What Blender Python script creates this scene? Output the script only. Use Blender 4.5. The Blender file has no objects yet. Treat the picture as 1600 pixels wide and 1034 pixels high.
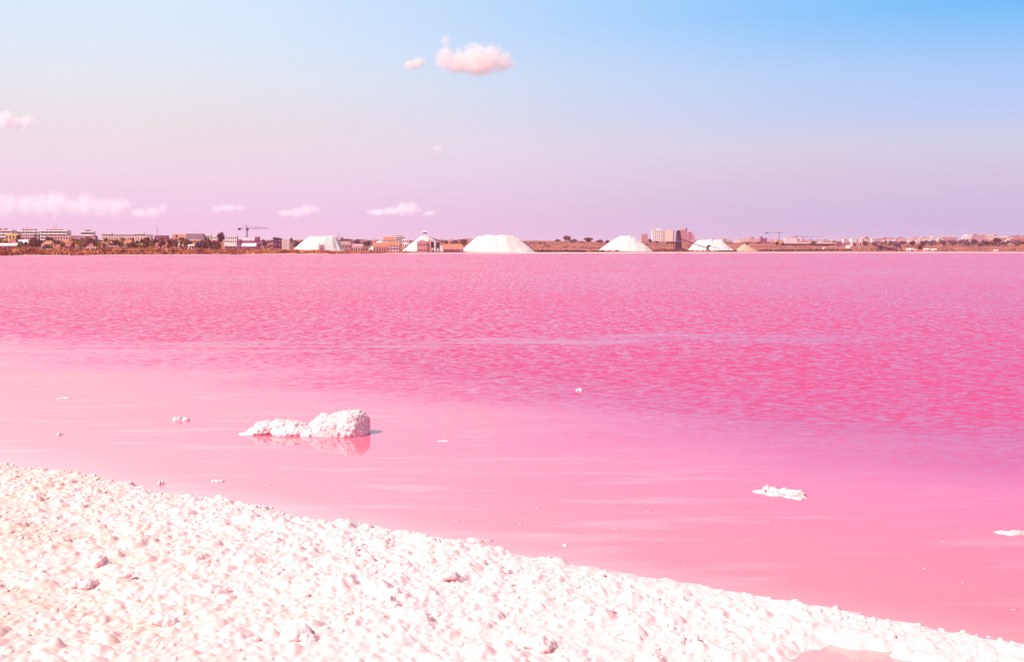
import bpy, bmesh, math, random
import numpy as np
from mathutils import Vector, noise as mnoise

random.seed(7)
rng = np.random.default_rng(11)
S = bpy.context.scene
COL = S.collection
R = math.radians

# ------------------------------------------------------------------ camera
CAM_H = 2.5
FPX = 1931.0                      # focal length in pixels of a 1600 px wide frame
PITCH = math.atan(127.0 / FPX)    # horizon sits on row 390 of 1034
cam_d = bpy.data.cameras.new('camera')
cam_d.sensor_fit = 'HORIZONTAL'
cam_d.sensor_width = 36.0
cam_d.lens = 36.0 * FPX / 1600.0
cam_d.clip_start = 0.1
cam_d.clip_end = 150000
cam = bpy.data.objects.new('camera', cam_d)
COL.objects.link(cam)
cam.location = (0, 0, CAM_H)
cam.rotation_euler = (math.pi / 2 - PITCH, 0, 0)
S.camera = cam

# ------------------------------------------------------------------ exposure
EXPO = 0.28
GAIN = 2.0 ** EXPO
S.view_settings.view_transform = 'Standard'
S.view_settings.look = 'None'
S.view_settings.gamma = 1.0
S.view_settings.use_curve_mapping = False
S.view_settings.exposure = EXPO
S.cycles.use_denoising = True
S.cycles.max_bounces = 14
S.cycles.diffuse_bounces = 4
S.cycles.glossy_bounces = 3
S.cycles.volume_bounces = 10
S.cycles.transparent_max_bounces = 16
S.cycles.sample_clamp_indirect = 6

# ------------------------------------------------------------------ sun and sky
SUN_EL = R(47)
SUN_H = Vector((-0.85, -0.53, 0)).normalized()      # horizontal direction towards the sun
SUN_DIR = Vector((SUN_H.x * math.cos(SUN_EL), SUN_H.y * math.cos(SUN_EL), math.sin(SUN_EL)))
sun_d = bpy.data.lights.new('sun', 'SUN')
sun_d.energy = 4.5
sun_d.angle = R(0.55)
sun_d.color = (1.0, 0.945, 0.88)
sun = bpy.data.objects.new('sun', sun_d)
COL.objects.link(sun)
sun.rotation_euler = SUN_DIR.to_track_quat('Z', 'Y').to_euler()
sun.location = (-30, -20, 40)


def lin(c):
    r = []
    for v in c[:3]:
        v = v / 255.0
        r.append(v / 12.92 if v <= 0.04045 else ((v + 0.055) / 1.055) ** 2.4)
    return r + [1.0]


W = bpy.data.worlds.new('World')
S.world = W
W.use_nodes = True
nt = W.node_tree
nt.nodes.clear()
wn = nt.nodes.new
out = wn('ShaderNodeOutputWorld')
bg = wn('ShaderNodeBackground')
tc = wn('ShaderNodeTexCoord')
sep = wn('ShaderNodeSeparateXYZ')
nt.links.new(tc.outputs['Generated'], sep.inputs[0])


def ramp_node(tree, stops, fac):
    n = tree.nodes.new('ShaderNodeValToRGB')
    e = n.color_ramp.elements
    while len(e) < len(stops):
        e.new(0.5)
    for i, (p, c) in enumerate(stops):
        e[i].position = p
        e[i].color = lin(c)
    tree.links.new(fac, n.inputs[0])
    return n


mz = wn('ShaderNodeMapRange')
mz.inputs['From Max'].default_value = 0.4
nt.links.new(sep.outputs['Z'], mz.inputs['Value'])
k = 1 / 0.4
towards = ramp_node(nt, [(0, (245, 194, 231)), (.022 * k, (243, 200, 231)), (.057 * k, (241, 215, 233)), (.098 * k, (235, 225, 231)),
                         (.128 * k, (230, 232, 240)), (.16 * k, (222, 234, 251)), (.2 * k, (216, 233, 253)), (1.0, (150, 200, 250))], mz.outputs[0])
away = ramp_node(nt, [(0, (196, 172, 219)), (.022 * k, (198, 180, 221)), (.057 * k, (206, 195, 224)), (.08 * k, (205, 206, 231)),
                      (.105 * k, (184, 203, 246)), (.135 * k, (164, 202, 249)), (.18 * k, (102, 187, 252)), (1.0, (96, 168, 245))], mz.outputs[0])
dt = wn('ShaderNodeVectorMath')
dt.operation = 'DOT_PRODUCT'
dt.inputs[1].default_value = SUN_H
nt.links.new(tc.outputs['Generated'], dt.inputs[0])
az = wn('ShaderNodeMapRange')
az.interpolation_type = 'SMOOTHSTEP'
az.inputs['From Min'].default_value = -0.25
az.inputs['From Max'].default_value = -0.90
nt.links.new(dt.outputs['Value'], az.inputs['Value'])
mixs = wn('ShaderNodeMix')
mixs.data_type = 'RGBA'
nt.links.new(az.outputs[0], mixs.inputs['Factor'])
nt.links.new(towards.outputs[0], mixs.inputs['A'])
nt.links.new(away.outputs[0], mixs.inputs['B'])
# soft unevenness of the thin high haze
sky_n = wn('ShaderNodeTexNoise')
sky_n.inputs['Scale'].default_value = 5.0
sky_n.inputs['Detail'].default_value = 3.0
nt.links.new(tc.outputs['Generated'], sky_n.inputs['Vector'])
sky_m = wn('ShaderNodeMapRange')
sky_m.inputs['To Min'].default_value = 0.97 / GAIN
sky_m.inputs['To Max'].default_value = 1.03 / GAIN
nt.links.new(sky_n.outputs['Fac'], sky_m.inputs['Value'])
scl = wn('ShaderNodeVectorMath')
scl.operation = 'SCALE'
nt.links.new(mixs.outputs['Result'], scl.inputs[0])
nt.links.new(sky_m.outputs[0], scl.inputs['Scale'])
# the clear sky higher up
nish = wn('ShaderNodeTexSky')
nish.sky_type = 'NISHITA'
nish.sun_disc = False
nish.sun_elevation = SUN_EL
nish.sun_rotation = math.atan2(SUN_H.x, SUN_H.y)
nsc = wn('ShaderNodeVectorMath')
nsc.operation = 'MULTIPLY'            # rosy tint added to the unseen overhead sky, to pink the shadows
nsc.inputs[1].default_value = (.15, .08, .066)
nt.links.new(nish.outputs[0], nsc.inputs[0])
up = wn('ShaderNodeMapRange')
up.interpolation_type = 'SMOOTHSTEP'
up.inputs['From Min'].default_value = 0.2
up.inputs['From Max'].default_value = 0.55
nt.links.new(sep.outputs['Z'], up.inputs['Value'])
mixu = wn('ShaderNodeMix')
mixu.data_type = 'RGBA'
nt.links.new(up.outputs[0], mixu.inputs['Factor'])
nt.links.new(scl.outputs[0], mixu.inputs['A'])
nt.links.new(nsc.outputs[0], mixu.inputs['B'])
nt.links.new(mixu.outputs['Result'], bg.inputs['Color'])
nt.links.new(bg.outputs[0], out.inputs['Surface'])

# ------------------------------------------------------------------ helpers
CP, SP = math.cos(PITCH), math.sin(PITCH)


def at(px, py, Y):
    """world point seen at photo pixel (px, py) at forward distance Y"""
    u, v = (px - 800) / FPX, (517 - py) / FPX
    d = (u, CP + v * SP, -SP + v * CP)
    s = Y / d[1]
    return Vector((d[0] * s, Y, CAM_H + d[2] * s))


def ground_at(px, py, z=0.0):
    u, v = (px - 800) / FPX, (517 - py) / FPX
    d = (u, CP + v * SP, -SP + v * CP)
    s = (z - CAM_H) / d[2]
    return Vector((d[0] * s, d[1] * s, z))


def link(o, parent=None):
    COL.objects.link(o)
    if parent is not None:
        o.parent = parent
    return o


def tag(o, label, cat, group=None):
    o['label'] = label
    o['category'] = cat
    if group:
        o['group'] = group
    return o


def thing(name, label, cat, loc=(0, 0, 0), rz=0.0, group=None):
    o = bpy.data.objects.new(name, None)
    o.location = loc
    o.rotation_euler.z = rz
    link(o)
    return tag(o, label, cat, group)


def mesh_np(name, verts, faces, mat, smooth=False):
    """verts (n,3), faces (m,3) or (m,4) arrays"""
    me = bpy.data.meshes.new(name)
    verts = np.asarray(verts, np.float32)
    faces = np.asarray(faces, np.int32)
    n, m, q = len(verts), len(faces), faces.shape[1]
    me.vertices.add(n)
    me.vertices.foreach_set('co', verts.ravel())
    me.loops.add(m * q)
    me.loops.foreach_set('vertex_index', faces.ravel())
    me.polygons.add(m)
    me.polygons.foreach_set('loop_start', np.arange(0, m * q, q, dtype=np.int32))
    if smooth:
        me.polygons.foreach_set('use_smooth', np.ones(m, bool))
    me.update(calc_edges=True)
    if mat:
        me.materials.append(mat)
    return me


def fattr(me, name, vals):
    a = me.attributes.new(name, 'FLOAT', 'POINT')
    a.data.foreach_set('value', np.asarray(vals, np.float32))


def cattr(me, name, cols):
    a = me.attributes.new(name, 'FLOAT_COLOR', 'POINT')
    c = np.ones((len(cols), 4), np.float32)
    c[:, :3] = cols
    a.data.foreach_set('color', c.ravel())


def hash3(ix, iy, iz, seed):
    h = (ix * 374761393 + iy * 668265263 + iz * 2147483647 + seed * 1274126177).astype(np.int64) & 0xffffffff
    h = ((h ^ (h >> 13)) * 1274126177) & 0xffffffff
    h = ((h ^ (h >> 16)) * 2246822519) & 0xffffffff
    return ((h ^ (h >> 15)) & 0xffff) / 65535.0


def vnoise(p, seed=0):
    """value noise in [-1,1], p (n,3)"""
    p = np.asarray(p, np.float64)
    i = np.floor(p).astype(np.int64)
    f = p - i
    f = f * f * f * (f * (f * 6 - 15) + 10)
    r = 0
    for dx in (0, 1):
        wx = f[:, 0] if dx else 1 - f[:, 0]
        for dy in (0, 1):
            wy = f[:, 1] if dy else 1 - f[:, 1]
            for dz in (0, 1):
                wz = f[:, 2] if dz else 1 - f[:, 2]
                r = r + wx * wy * wz * hash3(i[:, 0] + dx, i[:, 1] + dy, i[:, 2] + dz, seed)
    return r * 2 - 1


def fbm(p, octaves=4, seed=0, gain=0.5):
    p = np.asarray(p, np.float64)
    r, a, t = 0, 1.0, 0
    for o in range(octaves):
        r = r + a * vnoise(p * 2.03 ** o + 17.3 * o, seed + o)
        t += a
        a *= gain
    return r / t


def p3(x, y, z=0.0):
    x = np.asarray(x, np.float64)
    return np.stack([x, np.broadcast_to(np.asarray(y, np.float64), x.shape), np.broadcast_to(np.asarray(z, np.float64), x.shape)], -1)


# ------------------------------------------------------------------ materials
def new_mat(name):
    m = bpy.data.materials.new(name)
    m.use_nodes = True
    return m, m.node_tree, m.node_tree.nodes['Principled BSDF']


def N(t, kind, **kw):
    n = t.nodes.new(kind)
    for kk, v in kw.items():
        setattr(n, kk, v)
    return n


def noise_n(t, vec, scale, detail=3.0, rough=0.55):
    n = N(t, 'ShaderNodeTexNoise')
    n.inputs['Scale'].default_value = scale
    n.inputs['Detail'].default_value = detail
    n.inputs['Roughness'].default_value = rough
    if vec is not None:
        t.links.new(vec, n.inputs['Vector'])
    return n


def mapr(t, v, a, b, c=0.0, d=1.0, smooth=False):
    n = N(t, 'ShaderNodeMapRange')
    if smooth:
        n.interpolation_type = 'SMOOTHSTEP'
    for i, x in zip(('From Min', 'From Max', 'To Min', 'To Max'), (a, b, c, d)):
        n.inputs[i].default_value = x
    t.links.new(v, n.inputs['Value'])
    return n.outputs[0]


def mixc(t, fac, a, b):
    n = N(t, 'ShaderNodeMix', data_type='RGBA')
    for s, v in (('Factor', fac), ('A', a), ('B', b)):
        if isinstance(v, (tuple, list)):
            n.inputs[s].default_value = (*v[:3], 1)
        elif isinstance(v, (int, float)):
            n.inputs[s].default_value = v
        else:
            t.links.new(v, n.inputs[s])
    return n.outputs['Result']


def math_n(t, op, a, b=None):
    n = N(t, 'ShaderNodeMath', operation=op)
    for i, v in enumerate((a, b)):
        if v is None:
            continue
        if isinstance(v, (int, float)):
            n.inputs[i].default_value = v
        else:
            t.links.new(v, n.inputs[i])
    return n.outputs[0]


def plain(name, c, var=0.25, scale=0.35, rough=0.85, c2=None):
    """weathered matt material: colour varied by world-space noise"""
    m, t, b = new_mat(name)
    g = N(t, 'ShaderNodeNewGeometry')
    n1 = noise_n(t, g.outputs['Position'], scale, 5)
    n2 = noise_n(t, g.outputs['Position'], scale * 7, 3)
    f = math_n(t, 'ADD', math_n(t, 'MULTIPLY', n1.outputs['Fac'], 0.6), math_n(t, 'MULTIPLY', n2.outputs['Fac'], 0.4))
    f = mapr(t, f, 0.3, 0.7)
    a = tuple(v * (1 - var) for v in c)
    d = c2 or tuple(min(0.95, v * (1 + var)) for v in c)
    t.links.new(mixc(t, f, a, d), b.inputs['Base Color'])
    b.inputs['Roughness'].default_value = rough
    b.inputs['Specular IOR Level'].default_value = 0.25
    return m


M = {
    'white': plain('white_render', (.80, .72, .72), .12),
    'cream': plain('cream_render', (.74, .56, .46), .14),
    'pink': plain('pink_render', (.62, .27, .30), .16),
    'rose': plain('rose_render', (.68, .40, .42), .14),
    'mauve': plain('mauve_metal', (.36, .12, .24), .2),
    'dark': plain('dark_purple_metal', (.12, .018, .06), .3, rough=.6),
    'orange': plain('orange_tiles', (.52, .19, .13), .25),
    'red': plain('red_tiles', (.46, .11, .12), .25),
    'greyroof': plain('grey_roof', (.26, .14, .19), .2),
    'whiteroof': plain('white_sheet_roof', (.82, .76, .74), .08),
    'yellow': plain('yellow_render', (.75, .50, .20), .15),
    'window': plain('window_glass', (.13, .045, .075), .3, rough=.25),
    'steel': plain('painted_steel', (.16, .06, .10), .25, rough=.5),
    'bark': plain('bark', (.07, .03, .025), .3),
    'stone': plain('dark_stones', (.15, .045, .05), .5, 1.5),
    'sand': plain('sandy_salt', (.62, .36, .27), .15, .3),
    'vehicle': plain('white_paint', (.82, .80, .80), .05, rough=.35),
    'tyre': plain('tyre_rubber', (.03, .02, .025), .2),
}


def leaf_mat(name):
    m, t, b = new_mat(name)
    a = N(t, 'ShaderNodeAttribute', attribute_name='tint')
    t.links.new(a.outputs['Color'], b.inputs['Base Color'])
    b.inputs['Roughness'].default_value = .8
    b.inputs['Specular IOR Level'].default_value = .15
    return m


M['leaf'] = leaf_mat('foliage')


def salt_mat(name, grain, base=(.97, .66, .645), warm=(.93, .56, .47), attr=True, bump=0.5, sss=0.0):
    m, t, b = new_mat(name)
    g = N(t, 'ShaderNodeNewGeometry')
    P = g.outputs['Position']
    n1 = noise_n(t, P, grain, 6, .65)
    n2 = noise_n(t, P, grain * .06, 4)
    f = mapr(t, n2.outputs['Fac'], .42, .68)
    if attr:
        a = N(t, 'ShaderNodeAttribute', attribute_name='dirt')
        f = math_n(t, 'MULTIPLY', mapr(t, n2.outputs['Fac'], .3, .62), a.outputs['Fac'])
    c = mixc(t, f, base, warm)
    c = mixc(t, mapr(t, n1.outputs['Fac'], .3, .48, .35, 0), c, tuple(v * w for v, w in zip(base, (.97, .80, .80))))
    t.links.new(c, b.inputs['Base Color'])
    b.inputs['Roughness'].default_value = .55
    b.inputs['Specular IOR Level'].default_value = .3
    if sss:
        b.inputs['Subsurface Weight'].default_value = .6
        b.inputs['Subsurface Radius'].default_value = (1, .45, .42)
        b.inputs['Subsurface Scale'].default_value = sss
    bp = N(t, 'ShaderNodeBump')
    bp.inputs['Strength'].default_value = bump
    bp.inputs['Distance'].default_value = .35 / grain
    t.links.new(n1.outputs['Fac'], bp.inputs['Height'])
    t.links.new(bp.outputs[0], b.inputs['Normal'])
    return m


M['salt'] = salt_mat('salt_crust', 70, sss=.026, bump=.5)
M['rocksalt'] = salt_mat('salt_rock', 45, (.92, .64, .66), (.80, .40, .41), attr=False, bump=.9)
M['heap'] = salt_mat('heaped_salt', .8, (.78, .69, .66), (.70, .58, .54), attr=False, bump=.6)

# ------------------------------------------------------------------ lake
# the waterline in front runs straight from (-6, 14.4) to (3.2, 7.75)
P0 = Vector((0.0, 10.05))
SD = Vector((9.2, -6.65)).normalized()
LN = Vector((SD.y, -SD.x)).normalized()            # towards the bank
if LN.y > 0:
    LN = -LN


def water_mat():
    m, t, b = new_mat('pink_brine')
    g = N(t, 'ShaderNodeNewGeometry')
    P = g.outputs['Position']
    sx = N(t, 'ShaderNodeSeparateXYZ')
    t.links.new(P, sx.inputs[0])
    X, Y = sx.outputs['X'], sx.outputs['Y']

    def vec(ax, ay, off=0.0, rot=0.0):
        mp = N(t, 'ShaderNodeMapping')
        mp.inputs['Scale'].default_value = (ax, ay, 1)
        mp.inputs['Location'].default_value = (off, off * .7, off)
        mp.inputs['Rotation'].default_value = (0, 0, rot)
        t.links.new(P, mp.inputs['Vector'])
        return mp.outputs[0]
    # distance out from the bank
    D = math_n(t, 'ADD', math_n(t, 'MULTIPLY', math_n(t, 'SUBTRACT', X, P0.x), -LN.x),
               math_n(t, 'MULTIPLY', math_n(t, 'SUBTRACT', Y, P0.y), -LN.y))
    wob = noise_n(t, vec(.16, .30), 1.0, 4)
    Dw = math_n(t, 'ADD', D, math_n(t, 'MULTIPLY', math_n(t, 'MULTIPLY', math_n(t, 'SUBTRACT', wob.outputs['Fac'], .5), 7.0), mapr(t, D, 0, 6, .08, 1)))
    # the bottom shelves gently on the left, faster on the right
    shoal = mapr(t, X, -6, 4, .7, 1.3)
    depth = math_n(t, 'MULTIPLY', Dw, shoal)
    rp = ramp_node(t, [(0.0, (246, 190, 190)), (.026, (244, 168, 174)), (.07, (242, 140, 152)), (.22, (238, 120, 142)), (.38, (232, 102, 138)),
                       (.55, (222, 80, 126)), (.8, (206, 64, 116)), (1, (206, 64, 116))],
                   mapr(t, depth, -.3, 14))
    far = mapr(t, Y, 25, 120)
    col = mixc(t, far, rp.outputs[0], lin((214, 86, 124)))
    # white salt film under and on the shallow water
    film = noise_n(t, vec(.55, 2.6, 3.1, .18), 1.0, 5, .6)
    fm = math_n(t, 'MULTIPLY', mapr(t, film.outputs['Fac'], .53, .72, 0, .6), mapr(t, depth, 1.5, 8, 1, 0))
    col = mixc(t, fm, col, lin((236, 190, 194)))
    coral = math_n(t, 'MULTIPLY', mapr(t, X, -1.5, 4.5), mapr(t, depth, 1.0, 6.5, 1, 0))
    col = mixc(t, math_n(t, 'MULTIPLY', coral, .7), col, lin((240, 108, 112)))
    t.links.new(col, b.inputs['Base Color'])
    # ripples: calm by the bank, wind-ruffled outside, a slick streak about 33 m out
    calm = mapr(t, Dw, 4.0, 15.0, .05, 1.0, True)
    gust = noise_n(t, vec(.035, .02, 9.0), 1.0, 3)
    amp = math_n(t, 'MULTIPLY', calm, mapr(t, gust.outputs['Fac'], .3, .7, .72, 1.15))
    sl_n = noise_n(t, vec(.16, .07, 5.0), 1.0, 6)
    slick_d = math_n(t, 'ABSOLUTE', math_n(t, 'SUBTRACT', math_n(t, 'ADD', Y, math_n(t, 'MULTIPLY', sl_n.outputs['Fac'], 9.0)),
                                           math_n(t, 'ADD', 38, math_n(t, 'MULTIPLY', X, .22))))
    slick = math_n(t, 'MAXIMUM', mapr(t, slick_d, .4, 3.2, .2, 1.0, True), mapr(t, X, 3, 13))
    st_n = noise_n(t, vec(.09, 1.1, 7.0, -.22), 1.0, 4, .6)      # torn into thin streaks
    slick = math_n(t, 'MAXIMUM', slick, mapr(t, st_n.outputs['Fac'], .56, .44))
    amp = math_n(t, 'MULTIPLY', amp, slick)
    # slopes of the ripples: they lean towards the near bank, as seen along the wind
    layers = ((vec(5.0, 10.0, 1.0, .10), 3, .68, None, None), (vec(5.0, 2.4, 2.0, .03), 2, .7, 18, 40), (vec(5.0, .22, 3.0, .01), 2, .7, 55, 140), (vec(2.6, .03, 4.0, .0), 2, .7, 200, 420))
    slx = sly = None
    for v_, det, ro, y0, y1 in layers:
        n_ = noise_n(t, v_, 1.0, det, ro)
        sc_ = N(t, 'ShaderNodeSeparateColor')
        t.links.new(n_.outputs['Color'], sc_.inputs[0])
        ex = math_n(t, 'SUBTRACT', sc_.outputs[0], .5)
        ey = mapr(t, sc_.outputs[1], .34, .66, -.15, 1.1) if y0 is None else mapr(t, sc_.outputs[1], .34, .66, -.5, .5)
        if y0 is not None:               # longer waves build up with the fetch
            g_ = mapr(t, Y, y0, y1)
            ex, ey = math_n(t, 'MULTIPLY', ex, g_), math_n(t, 'MULTIPLY', ey, g_)
        slx = ex if slx is None else math_n(t, 'ADD', slx, ex)
        sly = ey if sly is None else math_n(t, 'ADD', sly, ey)
    cb = N(t, 'ShaderNodeCombineXYZ')
    t.links.new(math_n(t, 'MULTIPLY', math_n(t, 'MULTIPLY', slx, .25), amp), cb.inputs[0])
    t.links.new(math_n(t, 'MULTIPLY', math_n(t, 'MULTIPLY', math_n(t, 'MAXIMUM', sly, -.03), -.27), amp), cb.inputs[1])
    cb.inputs[2].default_value = 1.0
    nm = N(t, 'ShaderNodeVectorMath', operation='NORMALIZE')
    t.links.new(cb.outputs[0], nm.inputs[0])
    t.links.new(nm.outputs[0], b.inputs['Normal'])
    t.links.new(mapr(t, calm, .05, 1, .03, .16), b.inputs['Roughness'])
    b.inputs['IOR'].default_value = 1.34
    b.inputs['Specular IOR Level'].default_value = .48
    return m


M['water'] = water_mat()
lv = [(-4000, -300, 0), (4000, -300, 0), (4000, 1500, 0), (-4000, 1500, 0)]
lake = link(bpy.data.objects.new('lake', mesh_np('lake', lv, [(0, 1, 2, 3)], M['water'])))
lake['kind'] = 'structure'
lake['label'] = 'pink salt lake with rippled surface and calm pale shallows'

# ------------------------------------------------------------------ far land
SH_PX = np.array([-3000, -800, 0, 200, 350, 500, 600, 800, 1000, 1200, 1600, 2400, 4600], float)
SH_Y = np.array([380, 440, 513, 561, 635, 700, 778, 804, 928, 985, 1027, 1080, 1150], float)


def shore_y(px):
    return np.interp(px, SH_PX, SH_Y)


def land_z(px, t):
    px = np.asarray(px, float)
    t = np.asarray(t, float)
    z = .12 + np.interp(t, [-6, 0, 25, 120, 650, 900], [-.7, 0, .7, 2.4, 12.8, 13.7])
    z = z + 7 * np.clip((px - 1440) / 160, 0, 1) * np.clip((t - 400) / 300, 0, 1)
    z = z - np.clip(1 - (px + 200) / 700, 0, 1) * np.clip(t / 400, 0, 1) * 3
    return z


def gz(x, Y):
    px = 800 + x / Y * FPX
    return float(land_z(px, Y - shore_y(px)))


pxs = np.concatenate([np.arange(-3000, -200, 60), np.arange(-200, 1800, 8), np.arange(1800, 4600, 60)]).astype(float)
ts = np.array([-8, -4, -2, 0, 1, 2, 4, 7, 11, 16, 25, 40, 60, 90, 130, 180, 240, 310, 390, 480, 570, 650, 760, 900, 1500, 2600, 5000, 9000], float)
PX, TT = np.meshgrid(pxs, ts, indexing='ij')
wig = fbm(p3(PX.ravel() / 60, 0 * PX.ravel()), 4, 3).reshape(PX.shape) * 5 * (TT < 30)
YY = shore_y(PX) + TT + wig
XX = (PX - 800) / FPX * YY
ZZ = land_z(PX, TT) + fbm(p3(XX.ravel() / 35, YY.ravel() / 35), 4, 5).reshape(PX.shape) * np.clip(TT / 300, 0, .8)
a, b_ = PX.shape
idx = np.arange(a * b_).reshape(a, b_)
F = np.stack([idx[:-1, :-1].ravel(), idx[1:, :-1].ravel(), idx[1:, 1:].ravel(), idx[:-1, 1:].ravel()], -1)
V = np.stack([XX.ravel(), YY.ravel(), ZZ.ravel()], -1)


def land_mat():
    m, t, b = new_mat('dry_ground')
    g = N(t, 'ShaderNodeNewGeometry')
    mp = N(t, 'ShaderNodeMapping')
    mp.inputs['Scale'].default_value = (.02, .06, .3)
    t.links.new(g.outputs['Position'], mp.inputs['Vector'])
    n1 = noise_n(t, mp.outputs[0], 1.0, 7, .65)
    n2 = noise_n(t, g.outputs['Position'], .25, 5, .7)
    rp = ramp_node(t, [(0, (104, 36, 56)), (.38, (140, 62, 74)), (.5, (172, 92, 76)), (.6, (196, 126, 98)), (.75, (216, 156, 150))],
                   math_n(t, 'ADD', math_n(t, 'MULTIPLY', n1.outputs['Fac'], .7), math_n(t, 'MULTIPLY', n2.outputs['Fac'], .3)))
    a_ = N(t, 'ShaderNodeAttribute', attribute_name='salt')
    f = mapr(t, math_n(t, 'ADD', a_.outputs['Fac'], math_n(t, 'MULTIPLY', math_n(t, 'SUBTRACT', n2.outputs['Fac'], .5), .5)), .35, .6)
    t.links.new(mixc(t, f, rp.outputs[0], (.86, .72, .70)), b.inputs['Base Color'])
    b.inputs['Roughness'].default_value = .95
    return m


M['land'] = land_mat()
lm = mesh_np('far_land', V, F, M['land'], True)
saltw = np.interp(PX, [-3000, 300, 420, 700, 820, 4600], [2, 2, 5, 9, 14, 14])
fattr(lm, 'salt', np.clip(1.2 - TT / saltw, 0, 1).ravel())
land = link(bpy.data.objects.new('far_land', lm))
land['kind'] = 'structure'
land['label'] = 'low dry far shore with a white salt edge along the water'


# ------------------------------------------------------------------ foreground salt bank
def bank_d(x, y):
    return (x - P0.x) * LN.x + (y - P0.y) * LN.y


def bank_base(x, y):
    d = bank_d(x, y)
    pp = p3(x, y)
    d = d + .16 * fbm(pp * 1.1, 4, 21) + .05 * vnoise(pp * 6, 25)
    z = .075 * (1 - np.exp(-np.maximum(d, 0) / .4)) + .035 * np.clip(d, 0, 6) + .05 * fbm(pp * .9, 4, 22) * np.clip(d / .8, 0, 1)
    z = np.where(d < 0, .5 * d, z)
    # wet hollow towards the lower right
    u = (x - P0.x) * SD.x + (y - P0.y) * SD.y
    z = z * np.interp(u, [.5, 2.6, 4.5], [1, .5, .35])
    hol = np.clip((u - 2.6 - .5 * fbm(pp * 1.3, 3, 28)) / .7, 0, 1) * np.clip((d - np.interp(u, [1.9, 2.8, 4.0], [1.0, .74, .56]) - .12 * vnoise(pp * 7, 29)) / .14, 0, 1)
    hol = hol * hol * (3 - 2 * hol)
    return z * (1 - hol) - .035 * hol, d, hol


DXY = (.0125, .0165)
gx = np.arange(-9.0, 5.2, DXY[0])
gy = np.arange(4.6, 16.6, DXY[1])
GX, GY = np.meshgrid(gx, gy, indexing='ij')
keep0 = bank_d(GX, GY) > -.45
Zb = np.full(GX.shape, -.3)
Dd = np.full(GX.shape, -1.0)
Hh = np.zeros(GX.shape)
zb, dd, hh = bank_base(GX[keep0], GY[keep0])
Zb[keep0], Dd[keep0], Hh[keep0] = zb, dd, hh
# popcorn crust: many overlapping rounded knobs
lump = np.zeros(GX.shape)
left = lambda x, y: np.clip((-(x + 1.6) + (10.2 - y) * .35) / 2.6, 0, 1)     # finer, sandier crust towards the left


def splat(n, rmin, rmax, hfac, thin):
    xs = rng.uniform(gx[0], gx[-1], n)
    ys = rng.uniform(gy[0], gy[-1], n)
    rs = rmin * (rmax / rmin) ** (rng.random(n) ** 1.7)
    d = bank_d(xs, ys)
    cl = vnoise(p3(xs * 1.6, ys * 1.6), 40) * .5 + .5
    ok = (d > -.12) & (rng.random(n) > thin * left(xs, ys)) & (rng.random(n) < .25 + cl)
    for x, y, r, q in zip(xs[ok], ys[ok], rs[ok], rng.uniform(.65, 1.25, n)[ok]):
        i0, i1 = int((x - r - gx[0]) / DXY[0]), int((x + r - gx[0]) / DXY[0]) + 2
        j0, j1 = int((y - r - gy[0]) / DXY[1]), int((y + r - gy[0]) / DXY[1]) + 2
        i0, j0 = max(i0, 0), max(j0, 0)
        sx_, sy_ = GX[i0:i1, j0:j1], GY[i0:i1, j0:j1]
        s = 1 - ((sx_ - x) ** 2 + (sy_ - y) ** 2) / (r * r)
        h = np.sqrt(np.maximum(s, 0)) * r * hfac * q
        np.maximum(lump[i0:i1, j0:j1], h, out=lump[i0:i1, j0:j1])


splat(5200, .05, .13, .5, .85)
base_l = lump.copy()
lump[:] = 0
splat(30000, .02, .05, .7, .55)
mid_l = lump.copy()
for _ in range(1):                        # knobs grown together
    mid_l[1:-1, 1:-1] = (mid_l[1:-1, 1:-1] * 2 + mid_l[:-2, 1:-1] + mid_l[2:, 1:-1] + mid_l[1:-1, :-2] + mid_l[1:-1, 2:]) / 6
lump[:] = 0
splat(100000, .013, .028, .8, .1)
uu_ = (GX - P0.x) * SD.x + (GY - P0.y) * SD.y
kk_ = np.clip((Dd + .02) / .08, 0, 1) * (.8 + .2 * np.clip(Dd / .7, 0, 1)) * np.interp(uu_, [0, 3.5], [1, .85]) * np.clip((1 - Hh) * 1.6, 0, 1)
Zt = Zb + kk_ * (base_l * .75 + mid_l * .75 + lump * .85)
fine = np.zeros(GX.shape)
fine[keep0] = fbm(p3(GX[keep0] * 22, GY[keep0] * 22), 3, 50)
Zt = Zt + fine * .006 * kk_
dirt = np.zeros(GX.shape)
pp_ = p3(GX[keep0], GY[keep0])
dirt[keep0] = np.clip(left(GX[keep0], GY[keep0]) * .95 + .35 * fbm(pp_ * 1.4, 4, 60), 0, 1)
ids = np.full(GX.shape, -1)
ids[keep0] = np.arange(keep0.sum())
q = np.stack([ids[:-1, :-1].ravel(), ids[1:, :-1].ravel(), ids[1:, 1:].ravel(), ids[:-1, 1:].ravel()], -1)
q = q[(q >= 0).all(1)]
bv = np.stack([GX[keep0], GY[keep0], Zt[keep0]], -1)
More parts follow.
